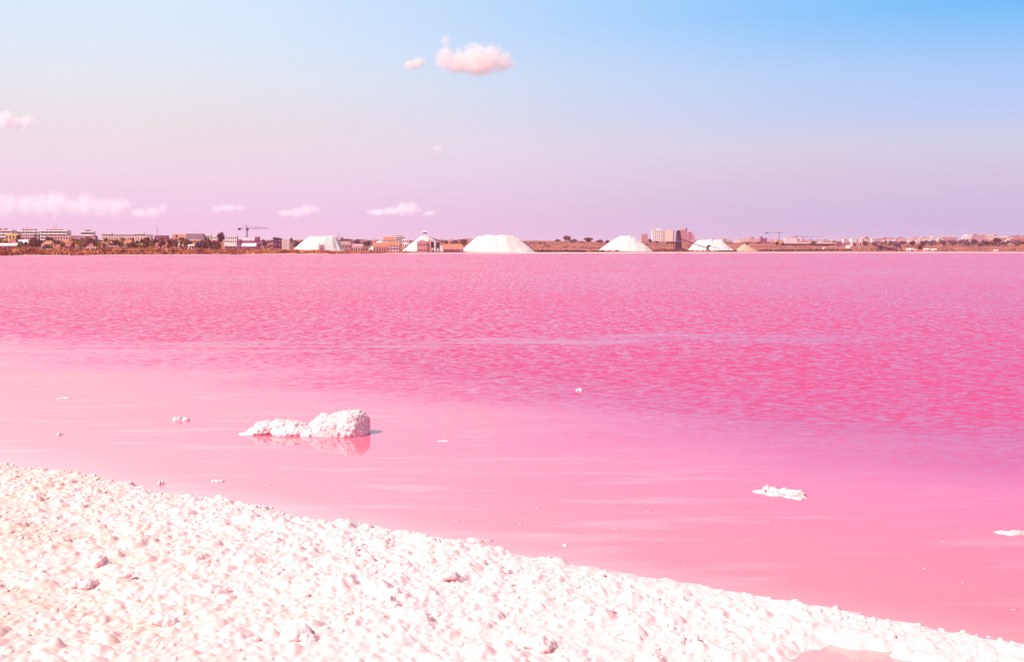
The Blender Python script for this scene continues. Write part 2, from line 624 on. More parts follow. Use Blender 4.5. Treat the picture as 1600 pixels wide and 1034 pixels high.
# coarse continuation of the bank around and behind the camera
cx = np.arange(-60, 60.1, 1.0)
cy = np.arange(-50, 60.1, 1.0)
CX, CY = np.meshgrid(cx, cy, indexing='ij')
inside = (CX > gx[0] + .6) & (CX < gx[-1] - .6) & (CY > gy[0] + .6) & (CY < gy[-1] - .6)
dC = bank_d(CX, CY)
CZ = np.where(dC > 0, .08 + .035 * np.clip(dC, 0, 6), .5 * dC) + .04 * fbm(p3(CX.ravel(), CY.ravel()), 3, 70).reshape(CX.shape) - .05
ci = np.arange(CX.size).reshape(CX.shape)
quads = np.stack([ci[:-1, :-1].ravel(), ci[1:, :-1].ravel(), ci[1:, 1:].ravel(), ci[:-1, 1:].ravel()], -1)
bad = (inside.ravel()[quads].any(1)) | (dC.ravel()[quads].max(1) < -1)
quads = quads[~bad]
used = np.unique(quads)
rem = np.full(CX.size, -1)
rem[used] = np.arange(len(used))
cv = np.stack([CX.ravel()[used], CY.ravel()[used], CZ.ravel()[used]], -1)
bm_ = mesh_np('salt_bank', np.concatenate([bv, cv]), np.concatenate([q, rem[quads] + len(bv)]), M['salt'], True)
fattr(bm_, 'dirt', np.concatenate([dirt[keep0], np.full(len(cv), .4)]))
bank = link(bpy.data.objects.new('salt_bank', bm_))
bank['kind'] = 'structure'
bank['label'] = 'white lumpy salt crust bank sloping into the pink water'


def surf_z(x, y):
    i = np.clip(((x - gx[0]) / DXY[0]).astype(int), 0, len(gx) - 1)
    j = np.clip(((y - gy[0]) / DXY[1]).astype(int), 0, len(gy) - 1)
    return Zt[i, j]


def ico(sub, seed, amp=.28, f=2.2, oct_=3, flat=.75):
    bm = bmesh.new()
    bmesh.ops.create_icosphere(bm, subdivisions=sub, radius=1.0)
    v = np.array([x.co[:] for x in bm.verts])
    fc = np.array([[w.index for w in x.verts] for x in bm.faces])
    bm.free()
    off = seed * 7.7
    v = v * (1 + amp * fbm(v * f + off, oct_, seed) + .5 * amp * np.abs(fbm(v * f * 2 + off, 2, seed + 9)))[:, None]
    v[:, 2] *= flat
    return v, fc


def rot_z(v, a):
    c, s = math.cos(a), math.sin(a)
    return np.stack([v[:, 0] * c - v[:, 1] * s, v[:, 0] * s + v[:, 1] * c, v[:, 2]], -1)


protos = [ico(2, s, .3, 2.4) for s in range(1, 7)]
vs, fs, ds, base = [], [], [], 0
n_want = 3000
xs = rng.uniform(-8.5, 4.8, 30000)
ys = rng.uniform(5.2, 15.8, 30000)
dq = bank_d(xs, ys)
i_ = ((xs - gx[0]) / DXY[0]).astype(int)
j_ = ((ys - gy[0]) / DXY[1]).astype(int)
ok = (Dd[i_, j_] > -.02) & (Hh[i_, j_] < .7)
cl = fbm(p3(xs * 2, ys * 2), 3, 81)
ok &= rng.random(30000) < np.clip(.35 + cl * 1.2, .05, 1)
sel = np.nonzero(ok)[0][:n_want]
edge = np.nonzero((np.abs(Dd[i_, j_] - .10) < .16) & (cl > -.15) & (xs > -7.5))[0][:800]
sel = np.concatenate([sel, edge])
zz = surf_z(xs, ys)
for i in sel:
    v, fc = protos[rng.integers(6)]
    r = .008 + .02 * rng.random() ** 2.6
    v = rot_z(v * r * np.array([1, rng.uniform(.7, 1.1), rng.uniform(.7, 1.1)]), rng.uniform(0, 6.3))
    v = v + np.array([xs[i], ys[i], zz[i] - r * .05])
    vs.append(v)
    fs.append(fc + base)
    ds.append(np.full(len(v), .6 * dirt[i_[i], j_[i]]))
    base += len(v)
nm_ = mesh_np('salt_nodules', np.concatenate(vs), np.concatenate(fs), M['salt'], True)
fattr(nm_, 'dirt', np.concatenate(ds))
nod = link(bpy.data.objects.new('salt_nodules', nm_))
nod['kind'] = 'stuff'
nod['label'] = 'loose white salt nodules scattered over the crust of the bank'
nod['category'] = 'salt'


# ------------------------------------------------------------------ rocks and lumps of salt
def blob(name, balls, voxel, amp, freq, mat, seed=0, cut=None, sub=1, smooth=True, knob=0.0):
    """union of ellipsoids -> voxel remesh -> noise: one closed lumpy mesh. balls: (x,y,z,rx,ry,rz)"""
    vv, ff, bs = [], [], 0
    v0, f0 = ico(3, 1, 0, 1, 1, 1)
    for (x, y, z, rx, ry, rz) in balls:
        vv.append(v0 * np.array([rx, ry, rz]) + np.array([x, y, z]))
        ff.append(f0 + bs)
        bs += len(v0)
    me = mesh_np(name + '_source', np.concatenate(vv), np.concatenate(ff), None)
    ob = bpy.data.objects.new(name + '_source', me)
    COL.objects.link(ob)
    md = ob.modifiers.new('r', 'REMESH')
    md.mode = 'VOXEL'
    md.voxel_size = voxel
    md.use_smooth_shade = smooth
    sm = ob.modifiers.new('s', 'SMOOTH')
    sm.iterations = 3
    dg = bpy.context.evaluated_depsgraph_get()
    res = bpy.data.meshes.new_from_object(ob.evaluated_get(dg))
    bpy.data.objects.remove(ob)
    bpy.data.meshes.remove(me)
    n = len(res.vertices)
    co = np.empty(n * 3, np.float32)
    no = np.empty(n * 3, np.float32)
    res.vertices.foreach_get('co', co)
    res.vertices.foreach_get('normal', no)
    co = co.reshape(-1, 3).astype(float)
    no = no.reshape(-1, 3).astype(float)
    h = fbm(co * freq + seed * 3.1, 5, seed + 100, .58) * amp
    if knob:
        h = h + knob * (np.abs(fbm(co * freq * 3.2, 3, seed + 140)) - .2)
    co = co + no * h[:, None]
    if cut is not None:
        co = cut(co)
    res.vertices.foreach_set('co', co.astype(np.float32).ravel())
    res.update()
    res.name = name
    res.materials.clear()
    res.materials.append(mat)
    return res


def place(name, me, label, cat, loc, group=None, rz=0):
    o = bpy.data.objects.new(name, me)
    o.location = loc
    o.rotation_euler.z = rz
    link(o)
    return tag(o, label, cat, group)


def facet(co):
    # the broken face on the right: flatten everything beyond an inclined plane
    n = np.array([.80, -.50, .33])
    n /= np.linalg.norm(n)
    s = co @ n
    lim = .345 + .018 * fbm(co * 9, 4, 77)
    over = np.maximum(s - lim, 0)
    return co - over[:, None] * n * .66


bc = ground_at(528, 681)
S1 = bc.y / FPX       # metres per photo pixel there
bl = [(0.02, .15, .12, .30, .30, .26), (.16, .12, .13, .27, .30, .25), (-.22, .12, .10, .20, .24, .23), (-.26, .02, .02, .16, .2, .12),
      (.0, -.06, .02, .28, .2, .12), (.2, .05, .04, .22, .25, .22)]
place('salt_boulder', blob('salt_boulder', bl, .016, .075, 5.0, M['rocksalt'], 3, facet, knob=.05),
      'largest salt-crusted boulder standing in the calm pink water with a shaded broken face', 'boulder', (bc.x, bc.y + .1, -.015), 'salt rocks in the shallow water').scale = (.96, 1, .84)
rc = ground_at(430, 680)
bl = [(.33, .12, .04, .2, .2, .10), (.18, .2, .10, .17, .2, .13), (.05, .2, .10, .17, .2, .14), (.2, .02, .04, .24, .15, .10), (-.12, .18, .08, .15, .18, .13),
      (-.2, .1, .04, .14, .15, .09), (-.32, .05, 0, .14, .12, .05), (-.42, .03, -.01, .12, .09, .03), (.40, -.02, .02, .12, .12, .07), (.28, .16, .12, .06, .1, .07)]
place('salt_ridge', blob('salt_ridge', bl, .014, .05, 6.5, M['rocksalt'], 9, knob=.045),
      'low white knobbly salt ridge tapering away from the big boulder', 'salt rock', (rc.x - .02, rc.y + .02, -.012), 'salt rocks in the shallow water').scale = (1.12, 1, .84)
ic = ground_at(1218, 776)
bl = []
for (px, py, r, hh_) in [(1182, 768, 7, 3), (1190, 769, 9, 4), (1200, 765, 10, 7), (1212, 768, 8, 6), (1224, 769, 8, 6), (1237, 772, 9, 6), (1248, 773, 9, 7),
                         (1256, 777, 6, 3), (1230, 776, 11, 3), (1208, 772, 12, 3), (1245, 778, 9, 3)]:
    g_ = ground_at(px, py)
    s_ = ic.y / FPX
    bl.append((g_.x - ic.x, g_.y - ic.y, 0, r * s_, r * s_ * 1.4, hh_ * s_ * 1.3))
place('salt_islet', blob('salt_islet', bl, .010, .03, 9, M['rocksalt'], 14, knob=.03),
      'flat white salt islet alone in the smooth water off the lower bank', 'salt rock', (ic.x, ic.y, -.006), 'salt rocks in the shallow water')


def small_clump(px, py, wpx, hpx, label, seed, n=4):
    c = ground_at(px, py)
    s_ = c.y / FPX
    r_ = random.Random(seed)
    bl = []
    for i in range(n):
        f = (i + .5) / n - .5
        bl.append((f * wpx * s_ * .8, r_.uniform(-.3, .3) * wpx * s_ * .5, 0, wpx * s_ * r_.uniform(.16, .28), wpx * s_ * .3, hpx * s_ * r_.uniform(.5, 1.0) * (1.1 - abs(f))))
    w = wpx * s_
    place('salt_clump', blob('salt_clump', bl, w / 26, w * .06, 2.2 / w, M['rocksalt'], seed, knob=w * .05), label, 'salt rock', (c.x, c.y, -.002), 'small salt clumps poking out of the water')


small_clump(284, 656, 26, 9, 'small white salt clump in open water before the tapering end of the salt ridge', 1)
small_clump(93, 679, 12, 5, 'tiny white salt clump in pale shallows near the left picture edge', 2, 3)
small_clump(340, 752, 20, 7, 'small flat salt clump just off the bank below the big boulder', 3)
small_clump(250, 757, 12, 10, 'pointed little salt clump touching the bank edge', 4, 3)
small_clump(905, 611, 11, 6, 'lone white salt clump far out on the rippled water', 5, 3)
small_clump(1582, 833, 46, 5, 'long thin white salt bar at the right picture edge', 6, 5)
small_clump(748, 843, 40, 9, 'salt clump lying against the bank beside a pale film of salt', 7, 5)
small_clump(100, 622, 22, 2.5, 'thin white salt sliver on the far side of the pale shallows', 8, 4)
small_clump(692, 689, 20, 2.5, 'thin salt sliver to the right of the big boulder', 9, 4)
small_clump(884, 852, 14, 4, 'little salt clump a short way off the middle of the bank', 10, 3)

# larger lumps on the bank
LB = [(150, 884, 44, 26, 'large rounded salt lump with a dark underside on the sandy part of the bank'),
      (200, 900, 26, 14, 'egg-shaped salt lump beside the largest lump on the bank'),
      (128, 915, 40, 16, 'long low salt lump just below the largest lump on the bank'),
      (468, 995, 62, 30, 'thick salt crust slab with a shaded step near the lower edge'),
      (826, 1003, 74, 26, 'overhanging salt shelf with a pink shaded underside at the lower edge'),
      (612, 940, 44, 24, 'big smooth salt lump in the middle of the bank'),
      (1075, 1002, 34, 24, 'rounded salt lump at the rim of the wet hollow'),
      (700, 905, 34, 18, 'rounded salt lump between the middle lump and the water'),
      (255, 970, 50, 20, 'broad salt lump among dirty crust on the lower part of the bank')]
for i, (px, py, w, h, lab) in enumerate(LB):
    c = ground_at(px, py, .2)
    zc = float(surf_z(np.array([c.x]), np.array([c.y]))[0])
    c = ground_at(px, py, zc)
    s_ = c.y / FPX
    r_ = random.Random(i + 50)
    bl = [(r_.uniform(-.32, .32) * w * s_, r_.uniform(-.3, .3) * w * s_, r_.uniform(-.2, .3) * h * s_, w * s_ * r_.uniform(.18, .32), w * s_ * r_.uniform(.2, .36), h * s_ * r_.uniform(.22, .38)) for _ in range(6)]
    me = blob('salt_lump', bl, .0085, .03, 11, M['salt'], i + 30, knob=.022)
    place('salt_lump', me, lab, 'salt lump', (c.x, c.y, zc + .005), 'large lumps on the salt bank')

# floating salt flecks
vs, fs, base = [], [], 0
v0, f0 = ico(1, 3, .25)
cnt = 0
while cnt < 75:
    px, py = random.uniform(-60, 1660), random.uniform(585, 1000)
    c = ground_at(px, py)
    d_ = -((c.x - P0.x) * LN.x + (c.y - P0.y) * LN.y)
    if d_ < .25 or random.random() > math.exp(-d_ / 9):
        continue
    r = random.uniform(.005, .013)
    v = v0 * np.array([r * random.uniform(1, 3.6), r * 1.3, r * .2]) + np.array([c.x, c.y, .001])
    vs.append(v)
    fs.append(f0 + base)
    base += len(v0)
    cnt += 1
fl = link(bpy.data.objects.new('salt_flecks', mesh_np('salt_flecks', np.concatenate(vs), np.concatenate(fs), M['rocksalt'], True)))
fl['kind'] = 'stuff'
fl['label'] = 'tiny white salt flecks floating on the smooth shallows'
fl['category'] = 'salt'



# ------------------------------------------------------------------ far shore: builders
CUBE_V = [(x, y, z) for x in (-.5, .5) for y in (-.5, .5) for z in (0, 1)]
CUBE_F = [(0, 1, 3, 2), (4, 6, 7, 5), (0, 4, 5, 1), (2, 3, 7, 6), (1, 5, 7, 3), (0, 2, 6, 4)]
_cache = {}


def unit(kind, mat):
    """shared unit meshes: base on z=0, 1 wide, 1 deep, 1 high"""
    key = (kind, mat)
    if key in _cache:
        return _cache[key]
    if kind == 'box':
        v, f = CUBE_V, CUBE_F
    elif kind == 'gable':           # ridge along x
        v = [(-.5, -.5, 0), (.5, -.5, 0), (.5, .5, 0), (-.5, .5, 0), (-.5, 0, 1), (.5, 0, 1)]
        f = [(0, 1, 5, 4), (2, 3, 4, 5), (0, 4, 3), (1, 2, 5), (0, 3, 2, 1)]
    elif kind == 'hip':
        v = [(-.5, -.5, 0), (.5, -.5, 0), (.5, .5, 0), (-.5, .5, 0), (-.22, 0, 1), (.22, 0, 1)]
        f = [(0, 1, 5, 4), (2, 3, 4, 5), (0, 4, 3), (1, 2, 5), (0, 3, 2, 1)]
    elif kind == 'mansard':
        v = [(-.5, -.5, 0), (.5, -.5, 0), (.5, .5, 0), (-.5, .5, 0), (-.47, -.3, 1), (.34, -.3, 1), (.34, .3, 1), (-.47, .3, 1)]
        f = [(0, 1, 5, 4), (1, 2, 6, 5), (2, 3, 7, 6), (3, 0, 4, 7), (4, 5, 6, 7), (0, 3, 2, 1)]
    elif kind == 'shed':            # mono pitch, high at -x
        v = [(-.5, -.5, 0), (.5, -.5, 0), (.5, .5, 0), (-.5, .5, 0), (-.5, -.5, 1), (-.5, .5, 1)]
        f = [(0, 1, 4), (2, 3, 5), (1, 2, 5, 4), (0, 4, 5, 3), (0, 3, 2, 1)]
    elif kind == 'arch':            # barrel roof, axis along y
        n = 10
        v = [(-.5 * math.cos(math.pi * i / n), s * .5, math.sin(math.pi * i / n)) for s in (-1, 1) for i in range(n + 1)]
        f = [(i, i + 1, i + n + 2, i + n + 1) for i in range(n)] + [tuple(range(n, -1, -1)), tuple(range(n + 1, 2 * n + 2)), (0, n + 1, 2 * n + 1, n)]
    elif kind == 'drum':
        n = 12
        v = [(.5 * math.cos(2 * math.pi * i / n), .5 * math.sin(2 * math.pi * i / n), z) for z in (0, 1) for i in range(n)]
        f = [(i, (i + 1) % n, n + (i + 1) % n, n + i) for i in range(n)] + [tuple(range(n, 2 * n)), tuple(range(n - 1, -1, -1))]
    me = bpy.data.meshes.new(kind)
    me.from_pydata(v, [], f)
    me.materials.append(M[mat])
    _cache[key] = me
    return me


def sub_part(name, host, mat, c, size, kind='box'):
    """piece of a part; c and size are in the thing's own metres"""
    o = bpy.data.objects.new(name, unit(kind, mat))
    o.location = [(c[i] - host.location[i]) / host.scale[i] for i in range(3)]
    o.scale = [size[i] / host.scale[i] for i in range(3)]
    return link(o, host)


def part(name, parent, mat, c, size, kind='box', rz=0.0):
    """part with its base centre at c (local) and its size"""
    o = bpy.data.objects.new(name, unit(kind, mat))
    o.location = c
    o.scale = size
    o.rotation_euler.z = rz
    return link(o, parent)


def beam_obj(name, parent, mat, a, b, w):
    a, b = Vector(a), Vector(b)
    o = bpy.data.objects.new(name, unit('box', mat))
    o.location = a
    o.rotation_mode = 'QUATERNION'
    o.rotation_quaternion = (b - a).to_track_quat('Z', 'Y')
    o.scale = (w, w, (b - a).length)
    return link(o, parent)


def site(px, Y):
    x = (px - 800) / FPX * Y
    return x, gz(x, Y)


def frame_of(px0, px1, pytop, Y):
    """width, height and base point of something that spans px0..px1 with its top on row pytop"""
    pc = (px0 + px1) / 2
    x, z0 = site(pc, Y)
    top = at(pc, pytop, Y).z
    return (px1 - px0) / FPX * Y, max(top - z0 + .4, 1.5), Vector((x, Y, z0 - .4))


def block(name, label, px0, px1, pytop, Y, wall='white', roof=None, roofmat='orange', floors=2, cols=3, depth=.8, win='window', band=False,
          rz=0.0, rh=.32, group='buildings on the far shore', door=True, base=0.0, ww=.45, wh=.5, sides=False):
    w, h, p = frame_of(px0, px1, pytop, Y)
    p.z += base
    h -= base
    d = max(w * depth, 3.0)
    t = thing(name, label, 'building', p, rz, group)
    hw = h * (1 - rh) if roof else h
    part('wall', t, wall, (0, d / 2, 0), (w, d, hw))
    if roof:
        part('roof', t, roofmat, (0, d / 2, hw + .002), (w * 1.07, d * 1.07, h - hw), roof)
    else:
        part('parapet', t, wall, (0, d / 2, hw + .002), (w * 1.02, d * 1.02, min(.5, h * .05)))
    fh = hw / floors
    if band:
        for i in range(floors):
            z = i * fh + fh * .35
            part('balcony_glazing', t, win, (0, -.02, z), (w * .94, .3, fh * .42))
            part('balcony_slab', t, wall, (0, -.35, i * fh + fh * .88), (w * 1.02, .9, fh * .13))
            for c in range(1, cols):
                part('balcony_divider', t, wall, (-w / 2 + w * c / cols, -.12, z), (max(.25, w * .02), .5, fh * .42))
    else:
        for i in range(floors):
            for c in range(cols):
                if door and i == 0 and c == cols // 2:
                    part('door', t, win, (-w / 2 + w * (c + .5) / cols, -.03, .3), (w / cols * ww, .12, fh * .7))
                    continue
                part('window', t, win, (-w / 2 + w * (c + .5) / cols, -.03, i * fh + fh * .3), (w / cols * ww, .12, fh * wh))
    return t, w, d, hw


def heap(name, label, px0, px1, pa, pb, pytop, Y, mat='heap', seed=0, flutes=26, rough=.06, depth=.75, scallop=.06, cat='salt heap', skew=0.0):
    w, h, p = frame_of(px0, px1, pytop, Y)
    s_ = Y / FPX
    pc = (px0 + px1) / 2
    ta, tb = (pa - pc) * s_, (pb - pc) * s_
    n, m = 128, 22
    th = np.linspace(0, 2 * np.pi, n, endpoint=False)
    bx, by = w / 2 * np.cos(th), w / 2 * depth * np.sin(th)
    # flattened ends
    tx = (ta + tb) / 2 + (tb - ta) / 2 * np.cos(th)
    ty = np.sin(th) * max(.12 * w * depth, .6) + skew
    vs = []
    fl = np.abs(fbm(p3(np.cos(th) * flutes / 6.28, np.sin(th) * flutes / 6.28, seed), 2, seed, .7))
    for k_ in range(m):
        u = k_ / (m - 1)
        x = bx * (1 - u) + tx * u
        y = by * (1 - u) + ty * u
        z = np.full(n, h * u * (1.1 - .1 * u ** 3))
        P_ = p3(x * .25, y * .25, z * .25)
        r_ = 1 + (fl - .25) * .13 * math.sin(math.pi * min(u * 1.15, 1)) + rough * fbm(P_, 4, seed + 5) * (1 - u) * .8
        x, y = x * r_, y * r_
        z = z + rough * h * fbm(P_ * 1.4, 3, seed + 8) * u + scallop * h * (fbm(p3(x * 9 / w * 1.6, 0 * x), 2, seed + 3)) * u ** 3
        vs.append(np.stack([x, y, z], -1))
    vs.append(np.array([[(ta + tb) / 2, 0, h * (1 + scallop * .2)]]))
    V_ = np.concatenate(vs)
    V_[:, 1] += w * depth / 2
    i0 = np.arange(n)
    i1 = (i0 + 1) % n
    q_ = np.concatenate([np.stack([i0 + r * n, i1 + r * n, i1 + (r + 1) * n, i0 + (r + 1) * n], -1) for r in range(m - 1)])
    top = np.stack([i0 + (m - 1) * n, i1 + (m - 1) * n, np.full(n, m * n), np.full(n, m * n)], -1)
    bm = bmesh.new()
    bvs = [bm.verts.new(c) for c in V_]
    for f_ in q_:
        bm.faces.new([bvs[i] for i in f_])
    for f_ in top:
        bm.faces.new([bvs[i] for i in f_[:3]])
    me = bpy.data.meshes.new(name)
    bm.to_mesh(me)
    bm.free()
    me.polygons.foreach_set('use_smooth', np.ones(len(me.polygons), bool))
    me.materials.append(M[mat])
    return place(name, me, label, cat, p, 'heaps along the far shore')


def leaf_cloud(name, n, lobes, size, tint, seed, up=.25):
    """many small leaf-clump faces spread through a few lobes"""
    r = np.random.default_rng(seed)
    lob = np.array(lobes)
    wts = lob[:, 3] * lob[:, 4] * lob[:, 5]
    ch = r.choice(len(lob), n, p=wts / wts.sum())
    d = r.normal(size=(n, 3))
    d /= np.linalg.norm(d, axis=1)[:, None]
    rad = r.random(n) ** .4
    c = lob[ch, :3] + d * rad[:, None] * lob[ch, 3:6]
    nrm = d + r.normal(size=(n, 3)) * .6 + np.array([0, 0, up])
    nrm /= np.linalg.norm(nrm, axis=1)[:, None]
    a = np.cross(nrm, r.normal(size=(n, 3)))
    a /= np.linalg.norm(a, axis=1)[:, None]
    b = np.cross(nrm, a)
    s = size * r.uniform(.5, 1.3, n)[:, None]
    v = np.stack([c - a * s, c - b * s * .6, c + a * s, c + b * s * .6], 1).reshape(-1, 3)
    f = np.arange(n * 4).reshape(n, 4)
    me = mesh_np(name, v, f, M['leaf'])
    t_ = np.array(tint)[None] * r.uniform(.55, 1.45, n)[:, None] * (1 + r.normal(size=(n, 3)) * .08)
    cattr(me, 'tint', np.repeat(np.clip(t_, .005, .9), 4, 0))
    return me


def limb_mesh(name, segs, mat='bark'):
    bm = bmesh.new()
    for (a, b, ra, rb) in segs:
        a, b = Vector(a), Vector(b)
        qd = (b - a).to_track_quat('Z', 'Y')
        rings = []
        for pt, rr in ((a, ra), (b, rb)):
            rings.append([bm.verts.new(pt + qd @ Vector((rr * math.cos(i * math.pi / 3), rr * math.sin(i * math.pi / 3), 0))) for i in range(6)])
        for i in range(6):
            bm.faces.new((rings[0][i], rings[0][(i + 1) % 6], rings[1][(i + 1) % 6], rings[1][i]))
        bm.faces.new(rings[1])
    me = bpy.data.meshes.new(name)
    bm.to_mesh(me)
    bm.free()
    me.materials.append(M[mat])
    return me


TREES = 'trees on the far shore'
_ts = [0]


def tree(label, px0, px1, pytop, Y, tint=(.085, .035, .035), name='broad_tree', crown=.78, n=600, group=TREES, pybase=None):
    _ts[0] += 1
    sd = _ts[0]
    r = random.Random(sd)
    w, h, p = frame_of(px0, px1, pytop, Y)
    if pybase:
        h = min(h, (pybase - pytop) / FPX * Y)
        p.z = at((px0 + px1) / 2, pybase, Y).z
        base_z = gz(p.x, Y)
        h += max(p.z - base_z, 0) * 0
        p.z = base_z - .3
        h = at((px0 + px1) / 2, pytop, Y).z - p.z
    t = thing(name, label, 'tree', p, r.uniform(0, 6), group)
    hc = min(h * crown, max(w * 1.1, h * .4))
    zc = h - hc / 2
    lob = []
    for i in range(9):
        a_ = r.uniform(0, 6.28)
        q_ = r.uniform(0, .62)
        lob.append((math.cos(a_) * q_ * w / 2, math.sin(a_) * q_ * w / 2, zc + r.uniform(-.3, .3) * hc * (1 - .4 * q_), w * r.uniform(.2, .3), w * r.uniform(.2, .3), hc * r.uniform(.18, .3)))
    link(bpy.data.objects.new('crown', leaf_cloud('crown', n, lob, max(w, hc) * .075, tint, sd)), t)
    tr = max(w * .035, .12)
    segs = [((0, 0, 0), (0, 0, zc), tr, tr * .55)]
    for l_ in lob[:5]:
        segs.append(((0, 0, h - hc * .95 if h > hc else hc * .2), l_[:3], tr * .5, tr * .18))
    link(bpy.data.objects.new('trunk', limb_mesh('trunk', segs)), t)
    return t


def palm(label, px, pytop, Y, wpx=7, tint=(.10, .05, .022), group=TREES):
    _ts[0] += 1
    r = random.Random(_ts[0] + 500)
    w, h, p = frame_of(px - wpx / 2, px + wpx / 2, pytop, Y)
    t = thing('palm_tree', label, 'palm', p, r.uniform(0, 6), group)
    zt = h - w * .22
    link(bpy.data.objects.new('trunk', limb_mesh('trunk', [((0, 0, 0), (.1, 0, zt * .5), .26, .2), ((.1, 0, zt * .5), (0, 0, zt), .2, .17)])), t)
    vs, fs = [], []
    nf = 22
    for i in range(nf):
        a_ = i * 2.4 + r.uniform(-.2, .2)
        el = r.uniform(-.1, 1.1)
        L = w * .55 * r.uniform(.85, 1.1)
        dx, dy = math.cos(a_), math.sin(a_)
        prev = None
        for k_ in range(5):
            u = k_ / 4
            rad = L * u * math.cos(el * (1 - u * .6))
            z = zt + L * (u * math.sin(el) - .55 * u * u)
            ww = w * .085 * math.sin(math.pi * (.15 + .8 * u))
            vs += [(dx * rad - dy * ww, dy * rad + dx * ww, z - ww * .3), (dx * rad + dy * ww, dy * rad - dx * ww, z - ww * .3)]
            if prev is not None:
                fs.append((prev, prev + 1, len(vs) - 1, len(vs) - 2))
            prev = len(vs) - 2
    me = mesh_np('crown', vs, fs, M['leaf'])
    cattr(me, 'tint', np.repeat(np.array(tint)[None], len(vs), 0) * rng.uniform(.6, 1.4, len(vs))[:, None])
    link(bpy.data.objects.new('crown', me), t)
    return t


def shrub(label, px0, px1, pytop, Y, tint, n=260, group='shrubs along the far shore'):
    _ts[0] += 1
    r = random.Random(_ts[0])
    w, h, p = frame_of(px0, px1, pytop, Y)
    t = thing('shrub', label, 'shrub', p, 0, group)
    lob = [(r.uniform(-.34, .34) * w, r.uniform(-.2, .2) * w, h * r.uniform(.3, .6), w * r.uniform(.14, .24), w * .2, h * r.uniform(.3, .45)) for _ in range(8)]
    link(bpy.data.objects.new('crown', leaf_cloud('crown', n, lob, min(w, h) * .10, tint, _ts[0])), t)
    link(bpy.data.objects.new('stem', limb_mesh('stem', [((0, 0, 0), l_[:3], .12, .05) for l_ in lob[:4]])), t)
    return t


def mast(name, label, px, pytop, Y, wpx=.8, mat='steel', cat='mast'):
    w, h, p = frame_of(px - wpx / 2, px + wpx / 2, pytop, Y)
    t = thing(name, label, cat, p, 0, 'poles and masts on the far shore')
    part('pole', t, mat, (0, 0, 0), (w, w, h))
    part('footing', t, 'stone', (0, 0, -.1), (w * 3, w * 3, .5))
    part('cap', t, mat, (0, 0, h), (w * 1.7, w * 1.7, w))
    return t


def conveyor(label, pts, Y, wpx=1.2, group='conveyors at the salt works', legs=3, name='conveyor'):
    """inclined gallery through photo points with trestle legs"""
    P_ = [at(px, py, Y + dy) for px, py, dy in pts]
    o = P_[0].copy()
    o.z = gz(o.x, o.y)
    t = thing(name, label, 'conveyor', o, 0, group)
    w = wpx / FPX * Y
    for a, b in zip(P_[:-1], P_[1:]):
        beam_obj('belt', t, 'dark', a - o, b - o, w)
        beam_obj('handrail', t, 'steel', a - o + Vector((0, -w * .4, w * 1.1)), b - o + Vector((0, -w * .4, w * 1.1)), w * .22)
        for i in range(1, legs + 1):
            c = a.lerp(b, i / (legs + 1))
            z0 = gz(c.x, c.y)
            if c.z - z0 > 1.2:
                beam_obj('trestle_leg', t, 'steel', Vector((c.x, c.y, z0)) - o, c - o, w * .35)
    return t


def tower_crane(label, px, pytop, pyjib, pl, pr, Y, w=1.1):
    _, h, p = frame_of(px - 1, px + 1, pytop, Y)
    t = thing('tower_crane', label, 'crane', p, 0, 'tower cranes over the town')
    s_ = Y / FPX
    zj = at(px, pyjib, Y).z - p.z
    m = .55 * w
    for sx in (-1, 1):
        for sy in (-1, 1):
            part('mast_chord', t, 'steel', (sx * m, sy * m, 0), (.22 * w, .22 * w, zj))
    nb = int(zj / (2.2 * w)) + 1
    for i in range(nb):
        z0, z1 = zj * i / nb, zj * (i + 1) / nb
        sgn = 1 if i % 2 else -1
        beam_obj('mast_brace', t, 'steel', (-m * sgn, -m, z0), (m * sgn, -m, z1), .13 * w)
    part('apex', t, 'steel', (0, 0, zj), (.5 * w, .5 * w, max(h - zj, 1)))
    part('cab', t, 'steel', (.7 * w, -.3, zj - 1.2), (1.2, 1.2, 1.6))
    jl, jr = (pl - px) * s_, (pr - px) * s_
    part('jib', t, 'steel', ((jl + jr) / 2, 0, zj), (jr - jl, .3 * w, .3 * w))
    part('jib_top_chord', t, 'steel', (jr * .45, 0, zj + .9 * w), (jr * .85, .18 * w, .18 * w))
    for i in range(12):
        xa = jr * .03 + jr * .85 * i / 12
        beam_obj('jib_brace', t, 'steel', (xa, 0, zj), (xa + jr * .85 / 24, 0, zj + .95 * w), .12 * w)
    part('counterweight', t, 'dark', (jl * .92, 0, zj - 1.3 * w), (abs(jl) * .2 + .6, 1.2, 1.9 * w))
    beam_obj('tie_rod', t, 'steel', (0, 0, h), (jl * .9, 0, zj), .12 * w)
    beam_obj('tie_rod', t, 'steel', (0, 0, h), (jr * .6, 0, zj + .9 * w), .12 * w)
    return t


